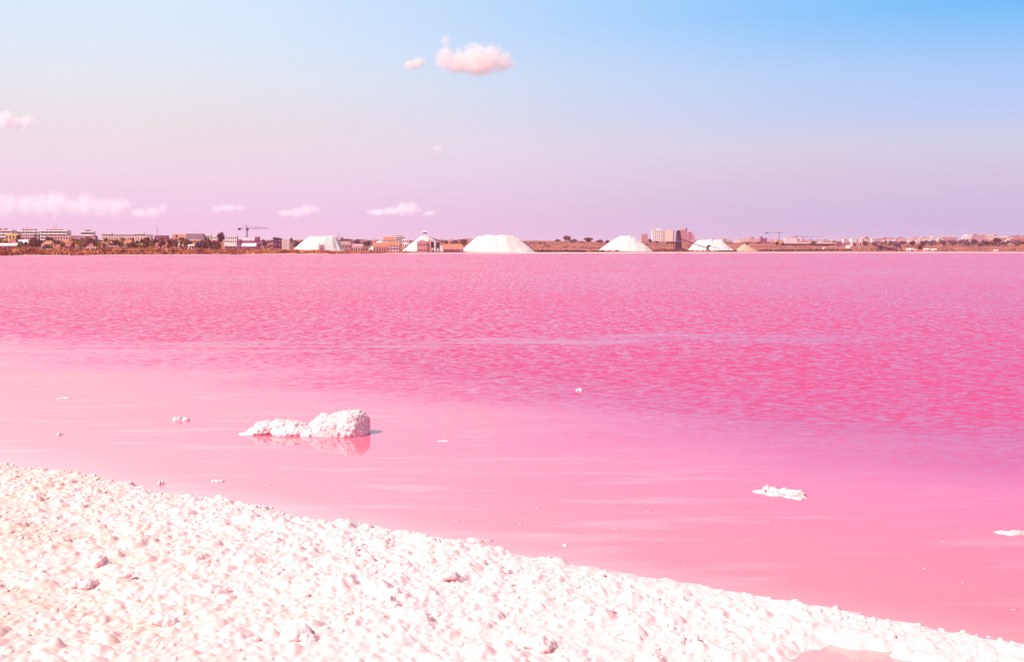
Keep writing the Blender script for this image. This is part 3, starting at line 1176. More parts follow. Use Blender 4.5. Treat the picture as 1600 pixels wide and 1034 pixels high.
# ------------------------------------------------------------------ reeds along the left shore
def reeds():
    r = np.random.default_rng(5)
    n = 26000
    px = r.uniform(-260, 640, n)
    t_ = 1.5 + r.random(n) ** 1.2 * np.interp(px, [-260, 0, 400, 640], [34, 34, 40, 22])
    Y = shore_y(px) + t_
    x = (px - 800) / FPX * Y
    z = land_z(px, t_)
    big = fbm(p3(px / 24, t_ / 9), 4, 31)
    hmax = np.interp(px, [-260, 0, 180, 400, 500, 560, 640], [3.3, 3.3, 3.0, 2.6, 1.7, 1.0, .6])
    h = hmax * (.75 + .45 * big) * r.uniform(.7, 1.15, n) * np.interp(t_, [1.5, 7], [.4, 1])
    w = r.uniform(.16, .5, n)
    a = r.uniform(0, np.pi, n)
    dx, dy = np.cos(a) * w, np.sin(a) * w
    lx = r.normal(size=n) * .25 * h
    ly = r.normal(size=n) * .25 * h
    v = np.stack([np.stack([x - dx, Y - dy, z - .1], -1), np.stack([x + dx, Y + dy, z - .1], -1),
                  np.stack([x + dx * .9 + lx * .6, Y + dy * .9 + ly * .6, z + h * .7], -1), np.stack([x - dx * .2 + lx, Y - dy * .2 + ly, z + h], -1)], 1).reshape(-1, 3)
    me = mesh_np('reed_bed', v, np.arange(n * 4).reshape(n, 4), M['leaf'])
    mixv = np.clip(.5 + .9 * fbm(p3(px / 13, t_ / 7), 4, 35) + r.normal(size=n) * .18, 0, 1)[:, None]
    c = np.array([.27, .025, .03]) * (1 - mixv) + np.array([.80, .30, .15]) * mixv  # dark maroon end paints the shadow between the reeds into the tint
    cattr(me, 'tint', np.repeat(c, 4, 0))
    o = link(bpy.data.objects.new('reed_bed', me))
    o['kind'] = 'stuff'
    o['label'] = 'belt of orange-brown reeds along the near part of the far shore'
    o['category'] = 'reeds'


reeds()


def scrub():
    """low dry scrub over the land behind the heaps"""
    r = np.random.default_rng(8)
    n = 22000
    px = r.uniform(380, 1760, n)
    t_ = 30 + r.random(n) * 560
    cl_ = fbm(p3(px / 30, t_ / 40), 4, 44)
    k_ = cl_ > -.12
    px, t_ = px[k_], t_[k_]
    n = len(px)
    Y = shore_y(px) + t_
    x = (px - 800) / FPX * Y
    z = land_z(px, t_)
    s = r.uniform(.3, .9, n)
    a = r.uniform(0, np.pi, n)
    dx, dy = np.cos(a) * s, np.sin(a) * s
    h = s * r.uniform(.6, 1.5, n)
    v = np.stack([np.stack([x - dx, Y - dy, z - .3], -1), np.stack([x + dx, Y + dy, z - .3], -1),
                  np.stack([x + dx * .6, Y + dy * .6, z + h], -1), np.stack([x - dx * .7, Y - dy * .7, z + h * .8], -1)], 1).reshape(-1, 3)
    me = mesh_np('scrub', v, np.arange(n * 4).reshape(n, 4), M['leaf'])
    mixv = np.clip(.45 + .9 * fbm(p3(px / 40, t_ / 60), 3, 45) + r.normal(size=n) * .2, 0, 1)[:, None]
    c = np.array([.17, .045, .08]) * (1 - mixv) + np.array([.42, .19, .12]) * mixv
    cattr(me, 'tint', np.repeat(c, 4, 0))
    o = link(bpy.data.objects.new('scrub', me))
    o['kind'] = 'stuff'
    o['label'] = 'low dry scrub covering the slope behind the salt heaps'
    o['category'] = 'scrub'


scrub()

# ------------------------------------------------------------------ left town: hotels and terraces
def hotel(label, px0, px1, pytop, Y, floors, pent=None, masts=()):
    t, w, d, hw = block('hotel', label, px0, px1, pytop, Y, 'white', None, floors=floors, cols=6, band=True, depth=.5)
    s_ = Y / FPX
    pc = (px0 + px1) / 2
    if pent:
        a_, b_, py = pent
        hp = (pytop - py) * s_
        c = ((a_ + b_) / 2 - pc) * s_
        pt = part('penthouse', t, 'rose', (c, d * .5, hw), ((b_ - a_) * s_, d * .6, hp))
        for k_ in range(4):
            part('window', t, 'window', (c + (k_ - 1.5) * (b_ - a_) * s_ / 4.6, d * .2 - .05, hw + hp * .25), ((b_ - a_) * s_ / 7, .1, hp * .5))
    for (mx, my) in masts:
        part('antenna', t, 'rose', ((mx - pc) * s_, d * .45, hw), (.45, .45, (pytop - my) * s_))
    return t


hotel('white terraced hotel cut off by the left picture edge', -26, 20, 360.5, 1050, 4, (-20, 7, 356.5))
hotel('white hotel with long dark balconies and two short antennas', 21, 62, 361.5, 1080, 4, (34, 54, 357.5), ((35, 354), (42, 354)))
hotel('white hotel with a twin mast tower on its roof', 65, 106, 361, 1080, 4, (71, 95, 358), ((83, 351.5), (87.5, 351.5), (85, 354)))
hotel('small stepped white hotel with a single spire', 128, 148, 362.5, 1100, 3, (134, 142, 359), ((138, 356),))
block('terrace_row', 'pale terrace row with flat dark roof below the mast-topped hotel', 74, 113, 369, 960, 'rose', None, floors=2, cols=9, depth=.3)
block('terrace_row', 'mauve terrace row below the single-spire hotel', 115, 151, 369, 950, 'mauve', None, floors=2, cols=8, depth=.3, win='rose')
tr_ = block('terrace_row', 'longest pale terrace row with a thin dark roof line and many bays', 162, 237, 369, 940, 'cream', None, floors=2, cols=18, depth=.16, win='mauve')
part('roof_slab', tr_[0], 'dark', (0, tr_[2] / 2, tr_[3] + .55), (tr_[1] * 1.02, tr_[2] * 1.1, .5))
block('apartment_block', 'rose apartment block below the hotel with two antennas', 34, 56, 368.5, 960, 'rose', None, floors=2, cols=6, depth=.5)
block('apartment_block', 'small yellow block by the olive tree at far left', 10, 31, 366, 800, 'yellow', None, floors=2, cols=4, depth=.5)
block('canopy_building', 'low building under a flat white canopy roof', 30, 46, 374.5, 740, 'mauve', 'gable', 'whiteroof', 1, 3, .5, rh=.4)
HS = [(11, 29, 375.5, 700, 'rose', 'hip', 'red', 'red hip-roofed house behind the long purple shed'),
      (66, 86, 376, 690, 'cream', 'hip', 'orange', 'orange hip-roofed house beside the tall palms'),
      (88, 110, 381.5, 660, 'rose', 'gable', 'red', 'long low house with a bright red roof'),
      (104, 118, 377, 700, 'pink', 'hip', 'red', 'small pink house with a pointed red roof'),
      (119, 131, 381, 665, 'rose', 'gable', 'red', 'little red-roofed house between palms'),
      (137, 155, 380, 670, 'white', 'hip', 'red', 'white-walled house with a wide red roof'),
      (156, 172, 378, 690, 'cream', 'gable', 'orange', 'cream house with an orange gable roof'),
      (163, 190, 383.5, 650, 'mauve', 'hip', 'greyroof', 'low house with a grey roof and white eaves'),
      (244, 266, 379, 720, 'rose', 'gable', 'red', 'red-roofed row house behind the dense reeds'),
      (200, 214, 377, 740, 'rose', 'hip', 'red', 'red-roofed house below the long terrace row'),
      (216, 231, 380, 700, 'white', 'gable', 'orange', 'small white house with orange roof near the dark round tree')]
for (a_, b_, py, Y, wl, rf, rm, lab) in HS:
    t, w, d, hw = block('house', lab, a_, b_, py, Y, wl, rf, rm, 1, 4, .6, rh=.42, group='tiled houses in the left town', rz=random.uniform(-.15, .15))
    if 'eaves' in lab:
        part('eaves', t, 'whiteroof', (0, d / 2, hw - .3), (w * 1.08, d * 1.08, .3))
    roof_ = [c_ for c_ in t.children if c_.name.startswith('roof')][0]
    sub_part('chimney', roof_, wl, (w * .22, d * .5, hw + .4), (.7, .7, 1.6))
block('shed', 'long low purple shed with a white roof line at the left picture edge', -20, 26, 380, 640, 'mauve', 'gable', 'whiteroof', 1, 7, .3, rh=.3)
block('apartment_block', 'dark mauve flat-roofed house cluster under a thin mast', 243, 263, 368.5, 900, 'mauve', None, floors=3, cols=5, depth=.5)
block('house', 'white house under a broad orange roof beside the grey factory', 270, 292, 366, 880, 'white', 'gable', 'orange', 2, 4, .6, rh=.45)
t, w, d, hw = block('factory', 'big grey factory hall with a dark mansard roof', 292, 321, 365, 820, 'mauve', 'mansard', 'greyroof', 2, 6, .6, rh=.45, win='rose')
part('roof_strip', t, 'whiteroof', (0, -.35, hw - .3), (w * .9, .3, .5))
t, w, d, hw = block('low_building', 'low white building with a yellow awning in front of the factory', 292, 308, 382, 700, 'white', None, floors=1, cols=4, depth=.5)
part('awning', t, 'yellow', (w * .12, -.7, hw * .8), (w * .5, 1.4, .5), 'gable')
block('apartment_block', 'white block right of the factory roof', 320, 331, 367, 900, 'white', None, floors=3, cols=4, depth=.6)
block('apartment_block', 'small white block left of the tall dark tree', 331, 340, 369, 930, 'white', None, floors=3, cols=3, depth=.6)
block('apartment_block', 'white flat-roofed block right of the tall dark tree', 354, 371, 369.5, 900, 'white', None, floors=3, cols=5, depth=.6)
block('shed', 'dark shed with a sloping white roof by the tall tree', 352, 371, 378.5, 740, 'mauve', 'shed', 'whiteroof', 1, 3, .7, rh=.45)
block('container_stack', 'dark upright container stack beside the tower crane', 371, 377.5, 375, 730, 'mauve', None, floors=2, cols=2, depth=.7, win='dark')
block('shed', 'mauve shed at the foot of the tower crane', 378, 399, 371, 790, 'mauve', 'gable', 'rose', 1, 4, .5, rh=.25)
block('shed', 'low white-roofed shed in front of the tower crane', 379, 400, 380, 720, 'mauve', 'gable', 'whiteroof', 1, 5, .4, rh=.35)
block('apartment_block', 'far pale block over the red roofs beside the longest terrace', 212, 226, 364.5, 1120, 'white', None, floors=3, cols=5, depth=.5)
block('apartment_block', 'far white block above the longest terrace row', 160, 176, 365, 1120, 'white', None, floors=3, cols=5, depth=.5)
mast('thin_mast', 'hair-thin mast over the mauve house cluster', 247.5, 354, 950, .5)
tower_crane('tall tower crane with a long jib over the left town', 387, 352, 357.3, 374.5, 422.5, 800, .75)

# salt works, left part
block('shed', 'small mauve shed left of the sloping conveyor gallery', 399, 406, 371, 780, 'mauve', None, floors=2, cols=2, depth=.8, win='dark')
t, w, d, hw = block('plant_building', 'dark salt plant with a pale corrugated wing beside the first heap', 428, 441, 370.5, 760, 'dark', 'shed', 'dark', 3, 2, .9, rh=.1, win='mauve')
s_ = 760 / FPX
part('wing', t, 'rose', (w / 2 + 6.2 * s_, d * .4, 0), (12 * s_, d * .8, hw * .93))
for k_ in range(6):
    part('wall_rib', t, 'white', (w / 2 + (1.2 + 2 * k_) * s_, -.05, .5), (.3, .3, hw * .9))
part('wing_base', t, 'whiteroof', (w / 2 + 6.2 * s_, -.3, 0), (13 * s_, .6, 1.3))
conveyor('sloping conveyor gallery climbing to the dark salt plant', [(396, 385, 0), (438, 373, 0)], 745, 1.8)
heap('salt_heap', 'first white salt heap from the left with a small pink hut before it', 451, 537, 480, 521, 369.3, 745, seed=1)
block('hut', 'small square pink hut in front of the first salt heap', 499, 506.5, 383, 722, 'pink', None, floors=1, cols=1, depth=.8, win='mauve')
mast('lamp_post', 'left lamp post on the slope of the first heap', 461, 380, 728, .5)
mast('lamp_post', 'second lamp post on the slope of the first heap', 468.5, 379, 728, .5)
mast('thin_mast', 'thin mast rising behind the end of the first heap', 530.5, 363.5, 900, .5)
t, w, d, hw = block('arched_shed', 'pink barrel-roofed shed at the end of the first heap', 529.5, 549, 376.5, 770, 'pink', 'arch', 'rose', 2, 4, .7, rh=.35)
block('low_building', 'low pink building between the barrel-roofed shed and the small heap', 549, 567, 381, 790, 'rose', 'gable', 'pink', 1, 5, .5, rh=.35)
heap('salt_heap', 'smallest white salt heap half hidden by orange-roofed houses', 572, 618, 590, 596, 376.5, 850, seed=2, depth=.6)
block('house', 'orange-roofed house in front of the smallest salt heap', 583.5, 608, 379, 815, 'pink', 'gable', 'orange', 1, 6, .5, rh=.45)
block('house', 'tall orange-roofed house with purple walls and white windows', 608, 625, 377.5, 815, 'mauve', 'gable', 'orange', 2, 4, .6, rh=.36, win='white')
hotel('pale hotel with a spired stair tower behind the orange roofs', 618, 632, 370.5, 1150, 4, (619, 631, 368), ((618.5, 365.5),))
block('house', 'white house behind the orange roofs at the foot of the conical heap', 629, 639, 374, 1000, 'white', None, floors=2, cols=3, depth=.6)
block('house', 'pale flat-roofed house left of the spired hotel', 600, 618, 370, 1150, 'cream', 'gable', 'orange', 2, 5, .5, rh=.4)
heap('salt_heap', 'conical salt heap with a small white station on its peak', 625, 702, 656, 668, 369.3, 840, seed=3, depth=.7, scallop=.02)
t = thing('transfer_station', 'small white transfer station standing on the peak of the conical heap', 'machine', at(664, 369.6, 865), 0, 'conveyors at the salt works')
part('frame', t, 'white', (0, 0, 0), (1.6, 1.6, 2.0))
part('drum_house', t, 'mauve', (0, 0, 2.0), (2.6, 1.8, 1.1))
part('roof', t, 'white', (0, 0, 3.1), (3.0, 2.2, .8), 'gable')
conveyor('conveyor running down the right slope of the conical heap', [(672, 371.5, 30), (699, 381, 30)], 830, 1.2, legs=2)
t, w, d, hw = block('works_building', 'pink works building with two rounded gables and rows of dark windows', 652, 668, 378, 812, 'pink', None, floors=2, cols=5, depth=.7, door=False, wh=.32)
part('roof', t, 'rose', (-w * .05, d / 2, hw), (w * .62, d, hw * .22), 'arch')
part('wing', t, 'pink', (w * .68, d * .6, 0), (w * .36, d * .8, hw * 1.02))
part('roof', t, 'rose', (w * .68, d * .6, hw * 1.02), (w * .38, d * .8, hw * .2), 'arch')


def silo(label, px0, px1, pytop, Y):
    w, h, p = frame_of(px0, px1, pytop, Y)
    t = thing('silo_tower', label, 'silo', p, 0, 'silo towers beside the works building')
    for sx in (-1, 1):
        for sy in (-1, 1):
            part('leg', t, 'steel', (sx * w * .4, sy * w * .4, 0), (w * .14, w * .14, h * .7))
    beam_obj('brace', t, 'steel', (-w * .4, -w * .4, h * .1), (w * .4, -w * .4, h * .4), w * .08)
    beam_obj('brace', t, 'steel', (w * .4, -w * .4, h * .1), (-w * .4, -w * .4, h * .4), w * .08)
    part('hopper', t, 'dark', (0, 0, h * .38), (w * .95, w * .95, h * .5), 'drum')
    part('cap', t, 'mauve', (0, 0, h * .88), (w * 1.05, w * 1.05, h * .12), 'hip')


silo('dark silo tower next to the works building', 672.5, 678.5, 376, 815)
silo('second dark silo tower at the foot of the conical heap', 681, 687.5, 376.5, 815)
block('works_building', 'long works building with an orange roof before the largest heap', 693, 721, 381, 812, 'mauve', 'gable', 'orange', 1, 8, .4, rh=.6, win='dark')
block('hut', 'tiny pink hut at the foot of the largest heap', 720, 724.5, 387, 808, 'rose', None, floors=1, cols=1, depth=.8)
heap('salt_heap', 'largest white salt heap with a long flat fluted crest', 718, 838, 747, 803, 367.6, 828, seed=4, flutes=34, depth=.6)
conveyor('conveyor along the right slope of the largest heap', [(812, 376, 30), (832, 388, 30)], 828, .9, legs=2)
heap('salt_heap', 'salt heap standing left of the white and beige towers', 934, 1024, 970, 991, 369.2, 960, seed=5, depth=.65)

# middle: towers and lattice
block('apartment_block', 'pink block peeking over the slope of the heap by the towers', 1002, 1011.5, 366.5, 1500, 'pink', None, floors=5, cols=3, depth=.8, win='mauve')
t, w, d, hw = block('tower_block', 'white tower block with dark window rows', 1019, 1035, 359.5, 1600, 'white', None, floors=9, cols=5, depth=.8, door=False, ww=.5, wh=.42)
part('lift_housing', t, 'white', (w * .1, d * .5, hw), (w * .4, d * .4, 1.8))
t, w, d, hw = block('tower_block', 'beige tower block with pink side beside the white tower', 1036.2, 1051, 360.5, 1600, 'cream', None, floors=9, cols=5, depth=.9, win='pink', door=False, rz=-.25, ww=.4)
part('lift_housing', t, 'rose', (0, d * .5, hw), (w * .3, d * .3, 1.6))
t, w, d, hw = block('tower_block', 'pink brick tower stepping down to one side behind the lattice tower', 1063.5, 1073, 359.5, 1580, 'pink', None, floors=9, cols=3, depth=1, win='mauve', door=False, ww=.6)
s_ = 1580 / FPX
part('wing', t, 'pink', (w / 2 + 4 * s_, d * .5, 0), (8 * s_, d, hw * .86))
part('wing', t, 'pink', (w / 2 + 10 * s_, d * .5, 0), (4 * s_, d * .9, hw * .6))
for i in range(7):
    part('balcony_glazing', t, 'mauve', (w / 2 + 4 * s_, -.05, hw * (.05 + .115 * i)), (6 * s_, .2, hw * .05))
part('roof_box', t, 'dark', (w * .45, d * .5, hw), (w * .2, d * .3, 2.4))
part('roof_box', t, 'rose', (-w * .2, d * .5, hw), (w * .5, d * .4, 2.6))
t, w, d, hw = block('house', 'pale low houses right of the pink brick tower', 1081, 1090, 374.5, 1560, 'rose', None, floors=2, cols=4, depth=.5)


def lattice_tower():
    _, h, p = frame_of(1055, 1064, 359.8, 1010)
    t = thing('lattice_tower', 'dark riveted lattice tower on splayed legs beside the beige block', 'tower', p, 0)
    s_ = 1010 / FPX
    b0, b1, b2 = 8.2 * s_, 4.6 * s_, 2.4 * s_
    h1 = h * .14
    for sx in (-1, 1):
        for sy in (-1, 1):
            beam_obj('leg', t, 'dark', (sx * b0, sy * b0 * .7, 0), (sx * b1, sy * b1 * .8, h1), .7)
            beam_obj('leg', t, 'dark', (sx * b1 * .25, sy * b1 * .8, 0), (sx * b1 * .3, sy * b1 * .8, h1), .5)
            beam_obj('mast_chord', t, 'dark', (sx * b1, sy * b1 * .8, h1), (sx * b2, sy * b2, h * .96), .5)
    n = 8
    for i in range(n):
        u0, u1 = i / n, (i + 1) / n
        z0, z1 = h1 + (h * .96 - h1) * u0, h1 + (h * .96 - h1) * u1
        w0, w1 = b1 + (b2 - b1) * u0, b1 + (b2 - b1) * u1
        beam_obj('brace', t, 'steel', (-w0, -w0 * .85, z0), (w1, -w1 * .85, z1), .3)
        beam_obj('brace', t, 'steel', (w0, -w0 * .85, z0), (-w1, -w1 * .85, z1), .3)
        beam_obj('rung', t, 'dark', (-w1, -w1 * .85, z1), (w1, -w1 * .85, z1), .34)
    part('hopper', t, 'dark', (0, 0, h1 + .3), (b1 * 1.7, b1 * 1.3, h * .26))
    part('stair_shaft', t, 'mauve', (0, 0, h1 + h * .26), (b2 * 1.5, b2 * 1.2, h * .56))
    part('head', t, 'dark', (0, 0, h * .95), (b2 * 1.8, b2 * 1.8, h * .05))


lattice_tower()
conveyor('long conveyor descending from the lattice tower across the rough heap', [(1062, 373, 0), (1086, 382, 0), (1105, 387.5, -6)], 1008, 1.1, legs=2)
heap('salt_heap', 'rough white salt heap crossed by the conveyor', 1074, 1152, 1094, 1128, 375.6, 1022, seed=6, rough=.14, depth=.6, scallop=.10, flutes=12)
t = thing('stacker', 'dark stacker machine standing before the rough heap', 'machine', (*site(1105, 1005)[:1], 1005, site(1105, 1005)[1]), 0)
part('body', t, 'dark', (0, 0, 1.0), (1.6, 1.6, 3.2))
part('cab', t, 'dark', (1.0, 0, 3.4), (2.4, 1.4, 1.6))
for sx in (-1, 1):
    part('wheel', t, 'tyre', (sx * .9, -.5, 0), (1.0, .6, 1.0))
beam_obj('boom', t, 'steel', (1.2, 0, 4.4), (10.5, 0, 2.0), .35)
heap('sand_heap', 'smaller orange heap of sandy salt right of the rough heap', 1149, 1187, 1164, 1168, 381.5, 1010, 'sand', seed=7, depth=.7, rough=.06, cat='heap')
for (a_, b_, py, Y, wl, fl_, lab) in [
        (1146, 1158, 376, 1500, 'white', 2, 'low white houses over the slope of the rough heap'),
        (1155, 1168, 372.5, 1620, 'cream', 4, 'cream block above the peak of the orange heap'),
        (1168, 1180, 371.5, 1640, 'cream', 4, 'taller cream block right of the orange heap peak'),
        (1180, 1187, 373, 1560, 'rose', 4, 'narrow rose block between cream and mauve blocks'),
        (1187.5, 1198, 372, 1500, 'mauve', 4, 'mauve skyline block right of the narrow rose block'),
        (1199, 1211, 374, 1600, 'rose', 3, 'rose block just left of the yellowish block'),
        (1212, 1224, 375.5, 1500, 'yellow', 3, 'small yellowish block next to the white block'),
        (1225, 1246, 371, 1560, 'white', 4, 'broad white block with dark windows over the long warehouse'),
        (1247, 1276, 375.5, 1640, 'cream', 3, 'low cream row behind the long warehouse'),
        (1276, 1306, 375.5, 1700, 'rose', 3, 'low rose row behind the end of the warehouse'),
        (1307, 1342, 376, 1700, 'rose', 3, 'long rose row above the white tank'),
        (1345, 1375, 372.8, 1560, 'rose', 4, 'large rose factory block with a long window strip'),
        (1375, 1402, 372.2, 1600, 'pink', 4, 'pink block adjoining the large rose factory block'),
        (1403, 1419, 372.5, 1640, 'rose', 3, 'rose block above the dark gantry'),
        (1421, 1433, 371, 1640, 'rose', 4, 'rose block left of the cream skyline block'),
        (1435, 1459, 371, 1680, 'cream', 4, 'cream skyline block above the line of round trees'),
        (1468, 1495, 370.5, 1720, 'rose', 4, 'rose hillside block with roof boxes'),
        (1502, 1516, 368.5, 1850, 'white', 5, 'white hillside tower at the start of the ridge'),
        (1516, 1538, 366.8, 1880, 'rose', 5, 'rose ridge block with the highest roof line'),
        (1538, 1557, 367.5, 1880, 'cream', 5, 'cream ridge block above the biggest round tree'),
        (1562, 1580, 372, 1820, 'cream', 3, 'cream houses on the right slope beyond the biggest round tree'),
        (1580, 1612, 371.5, 1840, 'cream', 3, 'cream houses cut by the right picture edge')]:
    t, w, d, hw = block('apartment_block', lab, a_, b_, py + .6, Y, wl, None, floors=fl_, cols=max(4, int((b_ - a_) / 2.4)), depth=.5, win='mauve', group='pale blocks on the right skyline', rz=random.uniform(-.2, .2), door=False, ww=.5, wh=.45)
    for k_ in range(random.randint(2, 4)):
        part('roof_box', t, random.choice([wl, 'mauve', 'rose']), (random.uniform(-.4, .4) * w, d * .5, hw + .3), (w * random.uniform(.08, .25), d * .4, random.uniform(.8, 2.4)))
t, w, d, hw = block('warehouse', 'very long mauve warehouse with one dark window strip', 1224, 1306, 379, 1300, 'rose', 'gable', 'rose', 1, 2, .15, rh=.22, win='dark')
for k_ in range(20):
    part('window_bay', t, 'dark', (-w / 2 + w * (k_ + .5) / 20, -.08, hw * .35), (w / 20 * .9, .2, hw * .45))
block('works_building', 'square mauve works block at the end of the long warehouse', 1306, 1313, 378, 1290, 'mauve', None, floors=2, cols=2, depth=.8, win='dark')
block('works_building', 'rose works sheds behind the white tank', 1331, 1352, 379.5, 1320, 'rose', None, floors=1, cols=6, depth=.5, win='dark')
block('works_building', 'mauve two-storey works sheds left of the dark gantry', 1353, 1373, 379, 1300, 'mauve', None, floors=2, cols=5, depth=.5, win='rose')
w, h, p = frame_of(1321.5, 1331.5, 384, 1180)
t = thing('storage_tank', 'low white storage tank with a small stack', 'tank', p, 0)
part('tank', t, 'whiteroof', (0, w / 2, 0), (w, w * .8, h), 'drum')
part('dome', t, 'whiteroof', (0, w / 2, h), (w * .9, w * .7, h * .15), 'hip')
part('stack', t, 'white', (w * .3, w * .4, h), (.7, .7, 3.0))
tower_crane('faint thin crane on the skyline above the yellowish block', 1216, 362, 364.0, 1195, 1223, 1900, .8)
tower_crane('small far crane right of the broad white block', 1254, 369.3, 370.3, 1250, 1290, 2000, .6)
t, w, d, hw = block('hut', 'tiny white gatehouse in front of the warehouse', 1285.5, 1289, 386.5, 1120, 'white', None, floors=1, cols=1, depth=.9)
for (a_, b_, py, lab, wl) in [(1416, 1425, 388, 'white hut with a dark door by the dark gantry', 'white'), (1426.5, 1431, 389.5, 'small rose hut between the white huts', 'rose'),
                              (1443, 1451, 388, 'cream hut with a small window on the right shore', 'cream'), (1454.5, 1462.5, 388.5, 'plain white hut, last of the shore huts', 'white'),
                              (1553, 1559, 390, 'lone low white hut before the big round trees', 'white')]:
    block('hut', lab, a_, b_, py, 1062, wl, 'gable', 'whiteroof', 1, 2, .6, rh=.25, group='huts on the right shore', ww=.3, wh=.35)


def gantry():
    Y = 1060
    o = Vector((site(1385, Y)[0], Y, site(1385, Y)[1]))
    t = thing('loading_gantry', 'dark loading gantry with sloping trusses on the right shore', 'gantry', o, 0)
    s_ = Y / FPX
    L = lambda px, py: at(px, py, Y) - o
    for (a_, b_) in [((1371, 392), (1375, 384)), ((1379, 392), (1375, 384)), ((1400, 392), (1405, 380)), ((1409, 392), (1405, 380)), ((1388, 392), (1388, 386))]:
        for dy in (-2, 2):
            beam_obj('leg', t, 'dark', L(*a_) + Vector((0, dy, -1)), L(*b_) + Vector((0, dy, 0)), .5)
    beam_obj('truss', t, 'dark', L(1373, 384), L(1402, 391), 1.1)
    beam_obj('truss', t, 'dark', L(1372, 386.5), L(1390, 391.5), .7)
    beam_obj('truss', t, 'steel', L(1394, 391), L(1407, 380.5), .8)
    part('platform', t, 'mauve', L(1404, 381.5), (8 * s_, 4, .6))
    part('hopper', t, 'dark', L(1375, 387.5), (5 * s_, 4, 2.2))
    for k_ in range(7):
        beam_obj('truss_brace', t, 'steel', L(1374 + 4 * k_, 384.2 + k_), L(1376 + 4 * k_, 388 + .5 * k_), .3)


gantry()
# a parked van
o = at(1574, 383.2, 1380)
o.z = gz(o.x, 1380)
van = thing('parked_van', 'small white van parked below the cream houses on the right slope', 'van', o, .2)
part('body', van, 'vehicle', (0, 0, .45), (4.2, 1.9, 1.5))
part('cab', van, 'vehicle', (2.5, 0, .45), (.9, 1.8, 1.0))
part('windscreen', van, 'window', (2.35, 0, 1.45), (.6, 1.6, .45), 'shed')
for sx in (-1.3, 1.9):
    for sy in (-.85, .85):
        part('wheel', van, 'tyre', (sx, sy, 0), (.75, .25, .75))


# stone dykes
def dyke(label, px0, px1, pytop, Y0, Y1, h):
    n = 60
    o = thing('stone_dyke', label, 'dyke', (*[(px0 - 800) / FPX * Y0], Y0, 0), 0, 'stone dykes along the far shore')
    bm = bmesh.new()
    r = random.Random(px0)
    for i in range(n):
        for j in range(3):
            px = px0 + (px1 - px0) * (i + r.random()) / n
            Y = Y0 + (Y1 - Y0) * (px - px0) / (px1 - px0)
            x = (px - 800) / FPX * Y
            z = gz(x, Y)
            rr = r.uniform(.45, .8) * h
            res = bmesh.ops.create_icosphere(bm, subdivisions=1, radius=rr)
            for v in res['verts']:
                v.co = Vector((v.co.x * r.uniform(1.2, 1.9), v.co.y, v.co.z * .7)) * r.uniform(.85, 1.15) + Vector((x, Y + r.uniform(-.8, .8), z + h * .35 * j)) - o.location
    me = bpy.data.meshes.new('stones')
    bm.to_mesh(me)
    bm.free()
    me.materials.append(M['stone'])
    so = link(bpy.data.objects.new('stones', me), o)
    so['kind'] = 'stuff'


dyke('dark stone dyke between the largest heap and the next one', 836, 915, 390, 862, 905, .9)
dyke('short dark stone dyke before the heap by the towers', 924, 942, 391, 915, 925, .7)
dyke('dark stone dyke at the foot of the lattice tower', 986, 1076, 391, 975, 1000, 1.0)
dyke('long dark stone dyke on the right shore before the warehouse', 1186, 1330, 390, 1030, 1060, 1.3)
dyke('low stone dyke before the orange heap', 1122, 1150, 391, 995, 1002, .8)

